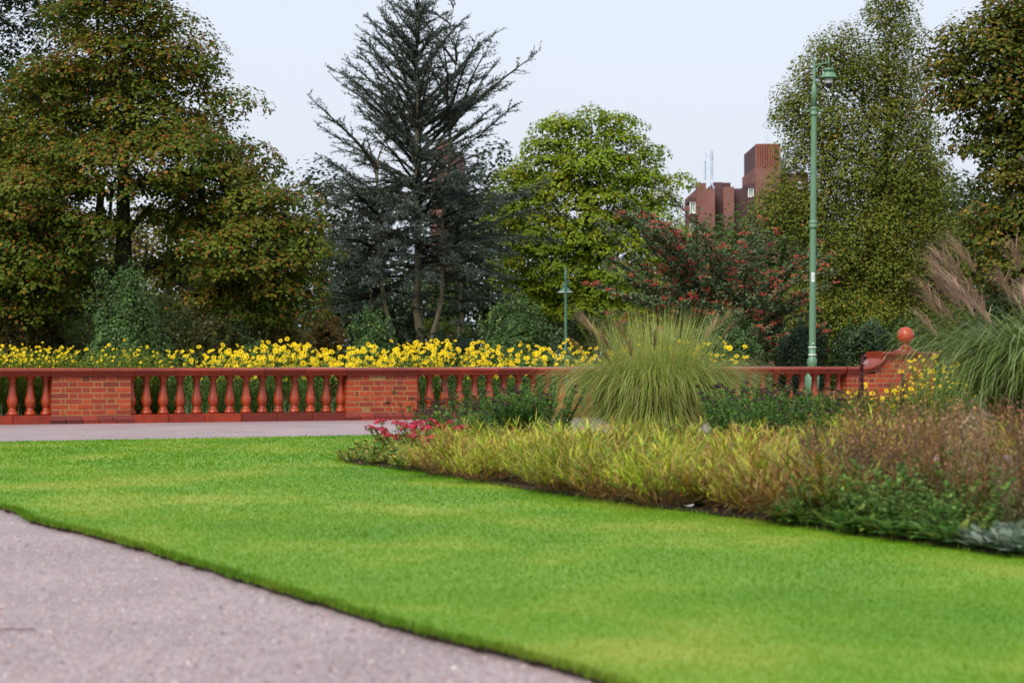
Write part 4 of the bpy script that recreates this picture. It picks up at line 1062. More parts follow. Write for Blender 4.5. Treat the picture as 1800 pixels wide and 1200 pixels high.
# --- further trees that close the view
BACK = [('dark conifer-green tree between the big maple and the cedar', 565, 78, [(570, 380, 55, 55), (545, 440, 60, 60), (600, 450, 60, 60), (570, 520, 80, 60), (620, 540, 70, 50)], DARKG, 90),
        ('dark tree right behind the cedar crown', 860, 80, [(862, 320, 40, 40), (850, 380, 60, 50), (890, 420, 50, 60), (840, 470, 80, 60), (880, 540, 80, 60)], DARKG, 90),
        ('golden brown tree glimpsed behind the big maple trunk', 300, 85, [(300, 420, 90, 45), (200, 440, 80, 45), (400, 450, 80, 50), (300, 500, 120, 60), (160, 520, 100, 60), (430, 540, 90, 60), (290, 575, 110, 45), (140, 580, 90, 40), (400, 590, 90, 36)], AUT, 150),
        ('olive tree low at the left behind the maple', 40, 80, [(40, 440, 110, 60), (-20, 520, 110, 70), (100, 530, 110, 60), (40, 580, 120, 40)], OLIVE, 100),
        ('mid green tree behind the berry shrub', 1250, 75, [(1250, 470, 90, 60), (1330, 450, 70, 60), (1200, 530, 80, 60), (1300, 540, 100, 60), (1390, 520, 70, 70)], [(0.06, 0.11, 0.02), (0.085, 0.13, 0.025), (0.045, 0.08, 0.018)], 120),
        ('dark green tree behind the birch', 1620, 78, [(1600, 380, 80, 80), (1680, 400, 70, 80), (1560, 480, 90, 70), (1660, 500, 90, 70), (1740, 520, 80, 60), (1460, 500, 80, 70)], [(0.035, 0.065, 0.016), (0.05, 0.08, 0.02), (0.08, 0.095, 0.02)], 130),
        ('dull green tree low behind the light green maple', 1010, 88, [(960, 540, 80, 50), (1050, 540, 90, 50), (1130, 540, 80, 50), (740, 540, 90, 60), (660, 530, 70, 60)], [(0.04, 0.075, 0.02), (0.06, 0.10, 0.022)], 110),
        ('shadowy green tree at the right edge under the dark maple', 1800, 70, [(1780, 480, 80, 70), (1850, 450, 90, 90), (1720, 560, 80, 50), (1820, 560, 90, 60)], DARKG, 80)]
for lab, px, Y, bl, pal, nc in BACK:
    pr = np.ones(len(pal)) / len(pal)
    broadleaf('background_tree', lab, at(px, 630, Y), Y, bl, nc, 0.75, 1.05, 190, 0.165, pal, pr, trunk_r=0.25, flat=0.75, r0=0.3, dome=0.3, group='trees closing the view behind the park')

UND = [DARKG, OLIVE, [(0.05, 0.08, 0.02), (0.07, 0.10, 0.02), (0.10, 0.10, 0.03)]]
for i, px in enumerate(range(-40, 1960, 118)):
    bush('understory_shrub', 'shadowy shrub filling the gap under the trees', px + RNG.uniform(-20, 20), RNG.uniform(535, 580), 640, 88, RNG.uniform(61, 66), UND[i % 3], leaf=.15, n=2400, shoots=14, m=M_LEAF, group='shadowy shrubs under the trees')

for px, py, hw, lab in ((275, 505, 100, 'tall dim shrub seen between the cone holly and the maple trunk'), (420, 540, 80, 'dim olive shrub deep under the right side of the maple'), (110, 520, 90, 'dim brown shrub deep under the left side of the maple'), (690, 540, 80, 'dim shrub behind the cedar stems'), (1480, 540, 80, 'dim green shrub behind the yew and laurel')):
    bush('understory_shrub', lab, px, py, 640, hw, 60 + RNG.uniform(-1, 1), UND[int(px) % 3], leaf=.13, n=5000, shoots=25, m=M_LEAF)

# ---------------------------------------------------------------- flowers
def flower_mesh(name, r, npet, pet_cols, eye_col, eye_r=0.28, cup=0.15):
    mb = MB()
    for i in range(npet):
        a = i / npet * 2 * math.pi + RNG.normal() * .06; wv = 2.3 * r / npet * 1.15; L = r * RNG.uniform(.88, 1.08)
        d = np.array([math.cos(a), math.sin(a), 0]); s = np.array([-d[1], d[0], 0]); z = RNG.normal() * r * .06
        V = [d * r * .18, d * L * .6 + s * wv * .6 + [0, 0, cup * r + z], d * L + [0, 0, cup * r * .4 + z], d * L * .6 - s * wv * .6 + [0, 0, cup * r + z]]
        mb.add(V, [[0, 1, 2, 3]], None, pick(pet_cols, 1, .12)[0])
    seg = 8; aa = np.arange(seg) / seg * 6.2832; e = r * eye_r
    V = [[e * math.cos(a), e * math.sin(a), r * .06] for a in aa] + [[e * .6 * math.cos(a), e * .6 * math.sin(a), r * .2] for a in aa] + [[0, 0, r * .23]]
    Q = [[j, (j + 1) % seg, seg + (j + 1) % seg, seg + j] for j in range(seg)]; T = [[seg + j, seg + (j + 1) % seg, 2 * seg] for j in range(seg)]
    mb.add(V, Q, T, eye_col)
    return mb.mesh(name, M_PETAL)
YEL = [(0.92, 0.66, 0.004), (0.95, 0.72, 0.008), (0.86, 0.56, 0.004)]
FL = [flower_mesh('flower', .043 * s, n, YEL, e) for s, n, e in ((1, 12, (0.42, 0.20, 0.01)), (1.1, 13, (0.25, 0.11, 0.01)), (.88, 11, (0.55, 0.30, 0.01)), (1.0, 14, (0.20, 0.09, 0.012)))]
FL_S = [flower_mesh('flower', .026, 9, YEL, (0.5, 0.32, 0.01)) for _ in range(2)]

def leafy_stems(n, R, H0, H1, leaf_n, leaf_L, leaf_W, pal, lean=.25, stem_r=.004, z0=.12, up=.55):
    """upright stems clothed with lance leaves. returns stem mesh bag, leaf mesh bag, tips, tip directions"""
    sb, lb = MB(), MB(); tips, dirs = [], []
    a = RNG.uniform(0, 6.28, n); r = R * np.sqrt(RNG.random(n))
    B = np.stack([np.cos(a) * r, np.sin(a) * r, np.zeros(n)], -1)
    hh = RNG.uniform(H0, H1, n); d = norm(np.stack([np.cos(a) * lean * r / R + RNG.normal(size=n) * .07, np.sin(a) * lean * r / R + RNG.normal(size=n) * .07, np.ones(n)], -1))
    mid = B + d * hh[:, None] * .5 + RNG.normal(size=(n, 3)) * [.015, .015, 0]
    tip = B + d * hh[:, None] + np.stack([np.cos(a), np.sin(a), 0 * a], -1) * .03
    for p, q, r0, r1 in ((B, mid, 1, .85), (mid, tip, .85, .5)):
        V, Q = tubes(p, q, np.full(n, stem_r * r0), np.full(n, stem_r * r1), 4); sb.add(V, Q, C=(0.06, 0.09, 0.02))
    ix = np.repeat(np.arange(n), leaf_n); k = len(ix); f = RNG.uniform(z0, .97, k)
    P = np.where((f < .5)[:, None], B[ix] + (mid - B)[ix] * (f * 2)[:, None], mid[ix] + (tip - mid)[ix] * (f * 2 - 1)[:, None])
    c = pick(pal, k, .2)
    ribbons(lb, P, RNG.uniform(0, 6.28, k), RNG.uniform(up - .3, up + .4, k), RNG.uniform(-.7, .2, k), leaf_L * RNG.uniform(.6, 1.2, k) * (1.1 - .5 * f), np.full(k, leaf_W) * RNG.uniform(.7, 1.2, k), 3, c * .9, c * 1.1)
    return sb, lb, tip, norm(tip - mid)

LANCE = [(0.15, 0.29, 0.045), (0.20, 0.35, 0.055), (0.11, 0.22, 0.04), (0.25, 0.36, 0.09)]
class Variant: pass
def daisy_variant(R, H0, H1, ns, small=False, pal=LANCE, ln=26, lL=.13, lW=.022):
    v = Variant(); sb, lb, v.tip, v.dir = leafy_stems(ns, R, H0, H1, ln, lL, lW, pal)
    v.stem = sb.mesh('stems', M_LEAF); v.leaf = lb.mesh('leaves', M_LEAF); v.small = small; v.H = H1; return v
DV = [daisy_variant(.24, .72, 1.04, 17) for _ in range(4)]
GV = [daisy_variant(.26, .74, 1.0, 38, True, [(0.26, 0.36, 0.035), (0.33, 0.42, 0.045), (0.19, 0.28, 0.03)], 46, .075, .016) for _ in range(3)]
def put_daisy(v, loc, label, group, frac=1.0, rz=None, sc=1.0, extra=0, name='daisy_plant', face=True):
    rz = RNG.uniform(0, 6.28) if rz is None else rz
    t = thing(name, label, 'flowering plant', loc, rz, group); t.scale = (sc,) * 3
    tag(link('stems', v.stem, t), kind='stuff'); tag(link('leaves', v.leaf, t), kind='stuff')
    heads = [(p, d) for p, d in zip(v.tip, v.dir) if RNG.random() < frac]
    for _ in range(extra):
        i = RNG.integers(len(v.tip)); heads.append((v.tip[i] + RNG.normal(size=3) * [.06, .06, .05] - [0, 0, RNG.uniform(.0, .22)], v.dir[i]))
    for p, d in heads:
        # heads look up and out, mostly to the open side where the viewer stands
        dv = np.array([RNG.normal() * .45, -RNG.uniform(.3, 1.1), RNG.uniform(.25, 1.0)]); c, s = math.cos(-rz), math.sin(-rz)
        dv = np.array([dv[0] * c - dv[1] * s, dv[0] * s + dv[1] * c, dv[2]])
        q = Vector(dv).to_track_quat('Z', 'Y'); me = (FL_S if v.small else FL)[RNG.integers(2 if v.small else 4)]
        link('flower', me, t, p + np.array([0, 0, .012]), q.to_euler(), RNG.uniform(.62, 1.12))
    return t
LAB_T = 'tall yellow daisy plant behind the balustrade'
n_ = 0
s = wall_s(438)
while s < wall_s(1335):
    for row, d in enumerate((0.95, 1.5, 2.1)):
        px = 900 + F * wall_pt(s)[0] / wall_pt(s)[1]
        if row == 2 and n_ % 2: continue
        if 1010 < px < 1230 and row > 0: continue
        p = wall_pt(s + RNG.normal() * .12, d + RNG.normal() * .12)
        put_daisy(DV[RNG.integers(4)], p, LAB_T, 'yellow daisies behind the balustrade', .85, sc=RNG.uniform(.92, 1.1) * (1 + .03 * row) * (1.08 if 780 < px < 860 or px > 1235 else 1), extra=17)
    s += RNG.uniform(.36, .46); n_ += 1
for i, (px, d, f) in enumerate(((340, 1.2, .25), (372, 1.4, .2), (405, .9, .22), (428, 1.3, .5))):
    put_daisy(DV[i], wall_pt(wall_s(px), d), ['sparse yellow daisy plant at the left end of the tall daisies', 'single-flowered daisy plant beside the green goldenrod', 'thin daisy plant between goldenrod and dense yellow row', 'yellow daisy plant starting the dense flower row'][i], 'yellow daisies behind the balustrade', f, sc=RNG.uniform(.86, .95))
s = wall_s(-60)
while s < wall_s(312):
    px = 900 + F * wall_pt(s)[0] / wall_pt(s)[1]
    for d in (.7, 1.3):
        put_daisy(GV[RNG.integers(3)], wall_pt(s + RNG.normal() * .1, d + RNG.normal() * .1), 'bushy light green small-flowered plant behind the left balustrade', 'green small-flowered plants behind the left balustrade', .75 if px < 130 else .3, sc=RNG.uniform(1.02, 1.13), extra=10 if px < 130 else 3, name='goldenrod_plant')
    s += RNG.uniform(.36, .46)
b0, b1, b2_, b3 = wall_pt(-12, .36), wall_pt(16, .36), wall_pt(16, 3.2), wall_pt(-12, 3.2)
sheet('flower_bed', [b0, b1, b2_, b3], 0.03, M_SOIL)
bush('low_hedge', 'low dark green shrub seen between balusters beside the left brick pier', 285, 642, 740, 36, 32, HOLLY, n=6000, shoots=6, leaf=.05, m=M_LEAF)
for px, lab in ((1352, 'small bronze-plumed grass at the right end of the daisies'),):
    p = wall_pt(wall_s(px), 1.0); t = thing('ornamental_grass_clump', lab, 'grass', p)
    mb = MB(); n = 420; a = RNG.uniform(0, 6.28, n); base = np.stack([np.cos(a) * .08, np.sin(a) * .08, 0 * a], -1)
    c = pick([(0.20, 0.13, 0.07), (0.16, 0.15, 0.05), (0.24, 0.14, 0.10)], n)
    ribbons(mb, base, a, RNG.uniform(1.1, 1.5, n), RNG.uniform(-.2, .9, n), RNG.uniform(.7, 1.15, n), np.full(n, .006), 6, c * .7, c); tag(link('blades', mb.mesh('blades', M_BLADE), t), kind='stuff')

# ---------------------------------------------------------------- the front bed
BZ = 0.045
def bedpt(px, py): p = gp(px, py); p[2] = BZ; return p

# big fountain grass
def fountain_grass(name, label, loc, n, H, spread, pal_b, pal_t, width=.007, plumes=0, plume_pal=None, nseg=8, R0=.22, arch=(-.9, .55), fan=.42, plume_h=1.25, plume_az=None, pw=2.0, fmin=.35, skirt=0):
    t = thing(name, label, 'grass', loc)
    mb = MB(); a = RNG.uniform(0, 6.28, n); r = R0 * np.sqrt(RNG.random(n)); f = RNG.random(n) ** .7
    base = np.stack([np.cos(a) * r, np.sin(a) * r, 0 * a], -1)
    az = a + RNG.normal(size=n) * .35
    th0 = 1.52 - fan * f + RNG.normal(size=n) * .05
    th1 = np.where(f > fmin, RNG.uniform(arch[0], arch[1], n), RNG.uniform(.5, 1.3, n)) - .55 * (f - .5)
    L = H * RNG.uniform(.72, 1.12, n) * (1 + spread * f)
    c0 = pick(pal_b, n, .2); c1 = pick(pal_t, n, .2)
    ribbons(mb, base, az, th0, th1, L, width * RNG.uniform(.6, 1.3, n), nseg, c0, c1, pw, .4)
    if skirt:
        m = int(n * skirt); a = RNG.uniform(0, 6.28, m); r = R0 * np.sqrt(RNG.uniform(.3, 1, m)); base = np.stack([np.cos(a) * r, np.sin(a) * r, 0 * a], -1)
        ribbons(mb, base, a + RNG.normal(size=m) * .3, RNG.uniform(.75, 1.35, m), RNG.uniform(-1.6, -.9, m), H * RNG.uniform(.55, 1.0, m), width * RNG.uniform(.6, 1.2, m), nseg, pick(pal_b, m, .2), pick(pal_t, m, .2), 1.25, .4)
    tag(link('blades', mb.mesh('blades', M_BLADE), t), kind='stuff')
    if plumes:
        for i in range(plumes):
            pb = MB()
            a = RNG.uniform(0, 6.28) if plume_az is None else RNG.normal(plume_az[0], plume_az[1]); rr = R0 * RNG.random(); L = H * plume_h * RNG.uniform(.82, 1.1)
            base = np.array([[math.cos(a) * rr, math.sin(a) * rr, 0]])
            c = np.array([[0.16, 0.14, 0.05]])
            e = ribbons(pb, base, np.array([a]), np.array([1.5]), np.array([RNG.uniform(.55, 1.15)]), np.array([L * .8]), np.array([.006]), 6, c, c)
            m_ = 44; k0 = np.repeat(e, m_, 0); d = np.array([math.cos(a), math.sin(a), 1.1]); k0 = k0 + norm(d)[None] * RNG.uniform(-.05, .13, m_)[:, None]
            aa = a + RNG.normal(size=m_) * .55; cc = pick(plume_pal, m_, .2)
            ribbons(pb, k0, aa, RNG.uniform(.7, 1.35, m_), RNG.uniform(-.9, .1, m_), RNG.uniform(.16, .36, m_), np.full(m_, .0045), 5, cc * .85, cc)
            tag(link('plume', pb.mesh('plume', M_BLADE), t), kind='stuff')
    return t
G_B = [(0.13, 0.20, 0.024), (0.17, 0.24, 0.03), (0.21, 0.24, 0.038)]
G_T = [(0.28, 0.37, 0.06), (0.36, 0.41, 0.07), (0.46, 0.45, 0.16), (0.36, 0.27, 0.09), (0.26, 0.39, 0.10)]
fountain_grass('fountain_grass_clump', 'large rounded fountain grass clump in front of the balustrade', bedpt(1152, 768), 6800, 1.32, .10, G_B, G_T, .0066, plumes=16, plume_pal=[(0.30, 0.19, 0.09), (0.36, 0.27, 0.12)], R0=.46, arch=(-1.7, -.2), plume_h=.94, fan=.46, pw=2.0, skirt=.38)
fountain_grass('plumed_grass_clump', 'tall plumed miscanthus with pinkish brown feathery heads at the right edge', bedpt(1868, 850), 3000, 1.5, .08, [(0.09, 0.16, 0.025), (0.12, 0.20, 0.03)], [(0.20, 0.31, 0.06), (0.26, 0.37, 0.09), (0.32, 0.40, 0.17)], .0135, plumes=26, plume_pal=[(0.44, 0.28, 0.19), (0.37, 0.22, 0.15), (0.52, 0.37, 0.26)], R0=.36, arch=(-1.6, -.3), plume_h=1.08, plume_az=(2.9, .5), fan=.27, pw=2.5, fmin=.06)
fountain_grass('plumed_grass_clump', 'second plumed miscanthus cut by the right edge of the view', bedpt(1965, 835), 700, 1.2, .3, [(0.09, 0.16, 0.025), (0.12, 0.20, 0.03)], [(0.20, 0.31, 0.06), (0.26, 0.37, 0.09)], .016, plumes=14, plume_pal=[(0.30, 0.17, 0.13), (0.24, 0.13, 0.10)], R0=.28, arch=(-1.4, .2), plume_h=1.3)

# bamboo-leaved hakone tufts
def hakone(H, ns, brown):
    mb = MB(); a = RNG.uniform(0, 6.28, ns); r = .15 * np.sqrt(RNG.random(ns)); B = np.stack([np.cos(a) * r, np.sin(a) * r, 0 * a], -1)
    hh = H * RNG.uniform(.7, 1.05, ns) * (1.05 - .25 * (r / .15) ** 2); sp = 1.5 * (r / .15) ** 1.3 * RNG.uniform(.7, 1.2, ns)
    d = norm(np.stack([np.cos(a) * sp, np.sin(a) * sp, np.ones(ns)], -1)); tip = B + d * hh[:, None]
    c = np.tile(np.array([[0.13, 0.10, 0.03]]), (ns, 1)); V, Q = tubes(B, tip, np.full(ns, .0022), np.full(ns, .0012), 3); mb.add(V, Q, C=(0.14, 0.09, 0.035))
    per = 14; ix = np.repeat(np.arange(ns), per); k = len(ix); f = RNG.uniform(.18, 1.0, k) ** .7
    P = B[ix] + (tip - B)[ix] * f[:, None]; az = a[ix] + RNG.normal(size=k) * .9
    green = np.array([(0.28, 0.36, 0.022), (0.38, 0.42, 0.03), (0.17, 0.28, 0.02), (0.46, 0.42, 0.05)]); br = np.array([(0.36, 0.165, 0.035), (0.43, 0.25, 0.08), (0.25, 0.10, 0.025), (0.48, 0.31, 0.12)])
    isb = RNG.random(k) < np.clip(brown * (2.3 - 2.0 * f) + .12 * (f < .45), .02, .98)
    c0 = np.where(isb[:, None], br[RNG.integers(0, 4, k)], green[RNG.integers(0, 4, k)]) * RNG.uniform(.8, 1.2, (k, 1))
    tipb = RNG.random(k) < .05 + brown * .45
    c1 = np.where(tipb[:, None], br[RNG.integers(0, 4, k)], c0 * 1.1)
    ribbons(mb, P, az, RNG.uniform(.3, 1.4, k), RNG.uniform(-1.1, .8, k), RNG.uniform(.07, .18, k) * (H / .4) ** .5, RNG.uniform(.005, .0098, k), 3, c0, c1, 1.4, .3)
    # dead skirt
    k = int(60 + 140 * brown); a = RNG.uniform(0, 6.28, k); B = np.stack([np.cos(a) * .14, np.sin(a) * .14, np.full(k, .02)], -1); c0 = br[RNG.integers(0, 4, k)] * RNG.uniform(.7, 1.1, (k, 1))
    ribbons(mb, B, a, RNG.uniform(.2, 1.2, k), RNG.uniform(-.9, .1, k), RNG.uniform(.12, .28, k), np.full(k, .006), 3, c0, c0)
    return mb.mesh('blades', M_BLADE)
HK_G = [hakone(.33, 70, b) for b in (.10, .22, .45, .16, .62)]; HK_B = [hakone(.34, 70, b) for b in (.6, .8, .42)]
def region(poly_px, spacing, tries=4000):
    poly = [gp(*p) for p in poly_px]; A = np.array(poly); lo, hi = A.min(0), A.max(0); pts = []
    for _ in range(tries):
        p = np.array([RNG.uniform(lo[0], hi[0]), RNG.uniform(lo[1], hi[1]), 0])
        if not in_poly(p[None], poly)[0]: continue
        if pts and min(np.hypot(*(p - q)[:2]) for q in pts) < spacing: continue
        pts.append(p)
    for p in pts: p[2] = BZ
    return pts
def px_of(p): return 900 + F * p[0] / p[1], HZ + F * (EYE - p[2]) / p[1]
for p in region([(776, 842), (900, 865), (1000, 878), (1200, 906), (1330, 921), (1420, 934), (1500, 922), (1720, 880), (1640, 840), (1300, 832), (1050, 820), (870, 816), (800, 822)], .42):
    px, py = px_of(p); nzv = math.sin(p[0] * 2.3 + p[1] * 1.1) + math.sin(p[0] * 1.1 - p[1] * 2.9 + 2) + RNG.normal() * .5; brown = px > 1310 or nzv > 1.1
    t = thing('hakone_tuft', 'golden-brown hakone grass tuft right in the drift' if px > 1310 else 'lime and tan hakone grass tuft along the lawn', 'grass', p, RNG.uniform(0, 6.28), 'brown hakone grass tufts' if px > 1310 else 'lime hakone grass tufts')
    sc = (1.08 + .16 * math.sin(p[0] * 3.7 + 1.3 * p[1]) + RNG.normal() * .12) * (.92 if px < 900 else 1.0); t.scale = (sc * .98, sc * .98, sc * RNG.uniform(.72, 1.0))
    tag(link('blades', (HK_B[RNG.integers(3)] if brown else HK_G[RNG.integers(5)]), t), kind='stuff')

# dark-headed leafy perennials
def headed_variant(R, H0, H1, ns, pal, ln, lL, lW, head_r, head_col, flatness=.45, lean=.4):
    v = Variant(); sb, lb, v.tip, v.dir = leafy_stems(ns, R, H0, H1, ln, lL, lW, pal, lean)
    v.stem = sb.mesh('stems', M_LEAF); v.leaf = lb.mesh('leaves', M_LEAF)
    hb = MB(); n = 46; d = norm(RNG.normal(size=(n, 3))); d[:, 2] = np.abs(d[:, 2]); P = d * head_r * np.array([1, 1, flatness]) * RNG.uniform(.7, 1.05, (n, 1))
    leaf_quads(hb, P, d, head_r * .42, pick(head_col, n, .3), .8); v.head = hb.mesh('seed_head', M_PETAL); return v
def put_headed(v, loc, name, label, group=None, sc=1.0, frac=1.0, part='seed_head', cat='plant'):
    t = thing(name, label, cat, loc, RNG.uniform(0, 6.28), group); t.scale = (sc,) * 3
    tag(link('stems', v.stem, t), kind='stuff'); tag(link('leaves', v.leaf, t), kind='stuff')
    for p in v.tip:
        if RNG.random() < frac: link(part, v.head, t, p, (RNG.normal() * .3, RNG.normal() * .3, RNG.uniform(0, 6.28)), RNG.uniform(.7, 1.2))
    return t
FERN = [(0.11, 0.23, 0.035), (0.15, 0.28, 0.045), (0.08, 0.17, 0.03)]
DK_HEAD = [(0.05, 0.03, 0.025), (0.075, 0.04, 0.035), (0.035, 0.025, 0.02)]
HV = [headed_variant(.25, .30, .56, 44, FERN, 46, .09, .019, .034, DK_HEAD) for _ in range(3)]
for (px, py) in ((852, 778), (876, 784), (902, 777), (928, 784), (952, 779), (820, 800), (790, 806)):
    put_headed(HV[RNG.integers(3)], bedpt(px, py), 'sneezeweed_plant', 'feathery dark-headed green plant left of the fountain grass', 'dark-headed green plants left of the fountain grass', RNG.uniform(.88, 1.08) * (.8 if px < 830 else 1), .4)
for (px, py) in ((1318, 800), (1345, 808), (1372, 798), (1400, 806), (1425, 800), (1388, 820), (1340, 826), (1440, 796), (1300, 790), (1306, 806), (1460, 806), (1478, 798), (1415, 818)):
    put_headed(HV[RNG.integers(3)], bedpt(px, py), 'sneezeweed_plant', 'feathery purple-headed green plant right of the fountain grass', 'dark-headed green plants right of the fountain grass', RNG.uniform(.95, 1.15), .4)
# yellow-green soft plants further right
SOFT = [headed_variant(.22, .36, .58, 24, [(0.20, 0.26, 0.035), (0.26, 0.30, 0.04), (0.14, 0.20, 0.03), (0.30, 0.24, 0.05)], 30, .09, .011, .02, [(0.25, 0.18, 0.05), (0.35, 0.25, 0.03)]) for _ in range(2)]
for (px, py) in ((1452, 812), (1484, 806), (1515, 822), (1560, 810), (1590, 822), (1470, 838), (1540, 838), (1620, 812), (1640, 830), (1530, 862), (1580, 870), (1610, 858), (1650, 872), (1690, 860), (1730, 880), (1760, 865), (1500, 850), (1560, 890), (1690, 895), (1780, 890)):
    put_headed(SOFT[RNG.integers(2)], bedpt(px, py), 'willowherb_plant', 'soft yellow-green leafy plant in the right bed', 'soft yellow-green plants in the right bed', RNG.uniform(.9, 1.15) * (.8 if py > 845 else 1), .3)
# dry upright stems at the tip of the bed
DRY = headed_variant(.16, .34, .62, 20, [(0.10, 0.07, 0.03), (0.08, 0.10, 0.03), (0.14, 0.08, 0.04)], 7, .06, .012, .036, [(0.09, 0.045, 0.03), (0.06, 0.035, 0.025)], .4, .5)
for px, py, lab in ((752, 800, 'dry brown stemmed plant behind the red sedum heads'), (785, 792, 'tangled brown seed-headed plant left of the green dark-headed plants')):
    put_headed(DRY, bedpt(px, py), 'dried_plant', lab, None, 1.0)
LEAFY = headed_variant(.16, .20, .42, 18, [(0.13, 0.27, 0.05), (0.18, 0.33, 0.06), (0.10, 0.20, 0.04), (0.22, 0.28, 0.07)], 20, .08, .03, .02, DK_HEAD)
for px, py in ((770, 808), (800, 800), (838, 802)): put_headed(LEAFY, bedpt(px, py), 'leafy_plant', 'rounded green leafy plant below the dry stems', 'green leafy plants at the bed tip', RNG.uniform(.85, 1.1), .1)

# red sedum and the low cover at the tip
SED = headed_variant(.13, .13, .24, 11, [(0.20, 0.30, 0.06), (0.27, 0.36, 0.07), (0.15, 0.25, 0.06), (0.38, 0.30, 0.06)], 16, .06, .034, .04, [(0.42, 0.022, 0.05), (0.32, 0.016, 0.045), (0.52, 0.05, 0.08)], .5, .5)
SEDP = headed_variant(.15, .07, .17, 12, [(0.27, 0.40, 0.07), (0.36, 0.47, 0.08), (0.20, 0.34, 0.10), (0.50, 0.38, 0.07)], 18, .06, .034, .02, [(0.30, 0.10, 0.05)], .5, .6)
SED.head = (lambda hb: hb)(SED.head)
for px, py, sc, fr in ((700, 814, 1.15, .3), (718, 820, 1.3, .8), (745, 824, 1.35, .9), (734, 814, 1.4, .8), (760, 820, 1.3, .6)):
    put_headed(SED, bedpt(px, py), 'sedum_plant', 'fleshy sedum with crimson flower heads at the bed tip', 'crimson sedums at the bed tip', sc, fr, 'flower_head', 'flowering plant')
for p in region([(608, 820), (690, 828), (770, 839), (800, 828), (770, 812), (700, 800), (640, 808)], .17):
    px, py = px_of(p); put_headed(SEDP, p, 'cranesbill_plant', 'low yellow-green leafy plant at the bed tip', 'low leafy plants at the bed tip', RNG.uniform(.7, 1.1) * (.75 if px < 650 else 1), .05)

# brown seed-headed drift on the right
def twiggy(H, ns, col, hcol, nh, hr, greens, spread=.3):
    mb = MB(); a = RNG.uniform(0, 6.28, ns); r = .14 * np.sqrt(RNG.random(ns)); B = np.stack([np.cos(a) * r, np.sin(a) * r, 0 * a], -1)
    hh = H * RNG.uniform(.5, 1.1, ns); d = norm(np.stack([np.cos(a) * spread + RNG.normal(size=ns) * .1, np.sin(a) * spread + RNG.normal(size=ns) * .1, np.ones(ns)], -1)); tip = B + d * hh[:, None]
    V, Q = tubes(B, tip, np.full(ns, .003), np.full(ns, .0015), 3); mb.add(V, Q, C=np.repeat(pick(col, ns, .2), 6, 0))
    ix = np.repeat(np.arange(ns), nh); k = len(ix); f = RNG.uniform(.45, 1, k); P = B[ix] + (tip - B)[ix] * f[:, None]; az = RNG.uniform(0, 6.28, k); L = RNG.uniform(.03, .10, k)
    E = P + np.stack([np.cos(az) * .6, np.sin(az) * .6, np.full(k, .8)], -1) * L[:, None]
    V, Q = tubes(P, E, np.full(k, .0013), np.full(k, .0008), 3); mb.add(V, Q, C=np.repeat(pick(col, k, .2), 6, 0))
    leaf_quads(mb, E, RNG.normal(size=(k, 3)), hr * RNG.uniform(.7, 1.3, k), pick(hcol, k, .3), .85)
    g = int(ns * 7); ix = RNG.integers(0, ns, g); P = B[ix] + (tip - B)[ix] * (RNG.random(g) ** 1.3 * .8)[:, None]; c = pick(greens, g, .2)
    ribbons(mb, P, RNG.uniform(0, 6.28, g), RNG.uniform(.0, 1.1, g), RNG.uniform(-.9, .3, g), RNG.uniform(.05, .13, g), RNG.uniform(.007, .018, g), 3, c, c)
    return mb.mesh('stems', M_BLADE)
BRN = [(0.24, 0.13, 0.055), (0.32, 0.19, 0.08), (0.15, 0.08, 0.04)]; PNK = [(0.34, 0.16, 0.06), (0.22, 0.09, 0.055), (0.42, 0.24, 0.09)]
TW = [twiggy(.56, 30, BRN, PNK, 10, .017, [(0.17, 0.22, 0.04), (0.30, 0.19, 0.05), (0.13, 0.20, 0.04), (0.34, 0.26, 0.06)]) for _ in range(3)] + [twiggy(.60, 26, [(0.38, 0.28, 0.18), (0.28, 0.19, 0.12)], [(0.40, 0.28, 0.18), (0.3, 0.18, 0.12)], 10, .016, [(0.20, 0.28, 0.07), (0.30, 0.22, 0.10), (0.16, 0.24, 0.07)]) for _ in range(2)] + [twiggy(.52, 26, [(0.08, 0.05, 0.04), (0.11, 0.065, 0.045)], [(0.09, 0.045, 0.04), (0.16, 0.08, 0.06)], 9, .018, [(0.13, 0.20, 0.04), (0.20, 0.13, 0.04)])]
YG = twiggy(.50, 30, [(0.12, 0.12, 0.04)], [(0.30, 0.24, 0.03), (0.2, 0.18, 0.04)], 6, .016, [(0.27, 0.30, 0.04), (0.36, 0.30, 0.05), (0.18, 0.25, 0.04)])
for p in region([(1440, 918), (1560, 935), (1700, 955), (1830, 972), (1900, 965), (1900, 815), (1700, 800), (1560, 850)], .25):
    px, py = px_of(p)
    if py < 850 and RNG.random() < .4: continue
    pale = px > 1655; dark = px < 1560 and py > 870
    if py < 850 and px > 1600 or RNG.random() < .12: v, lab, g = YG, 'yellowing green seed-headed plant below the plumed grass', 'yellowing plants below the plumed grass'
    elif pale: v, lab, g = TW[RNG.integers(0, 5)], 'brown and straw dried perennial at the right', 'dried perennials at the right'
    elif dark: v, lab, g = TW[[0, 1, 5, 5][RNG.integers(4)]], 'dark brown twiggy plant right of the hakone drift', 'dark twiggy plants in the bed'
    else: v, lab, g = TW[RNG.integers(0, 3)], 'reddish brown seed-headed plant in the right drift', 'reddish seed-headed plants'
    t = thing('seedhead_plant', lab, 'plant', p, RNG.uniform(0, 6.28), g); sc = RNG.uniform(.62, 1.0); t.scale = (sc,) * 3
    tag(link('stems', v, t), kind='stuff')

for p in region([(1930, 990), (2080, 1010), (2500, 900), (2500, 800), (1930, 830)], .5):
    v = (TW + HK_B + HK_G)[RNG.integers(14)]
    t = thing('border_plant', 'dried border plant beyond the right edge of the view', 'plant', p, RNG.uniform(0, 6.28), 'border plants beyond the right edge'); t.scale = (RNG.uniform(.9, 1.2),) * 3
    tag(link('stems', v, t), kind='stuff')

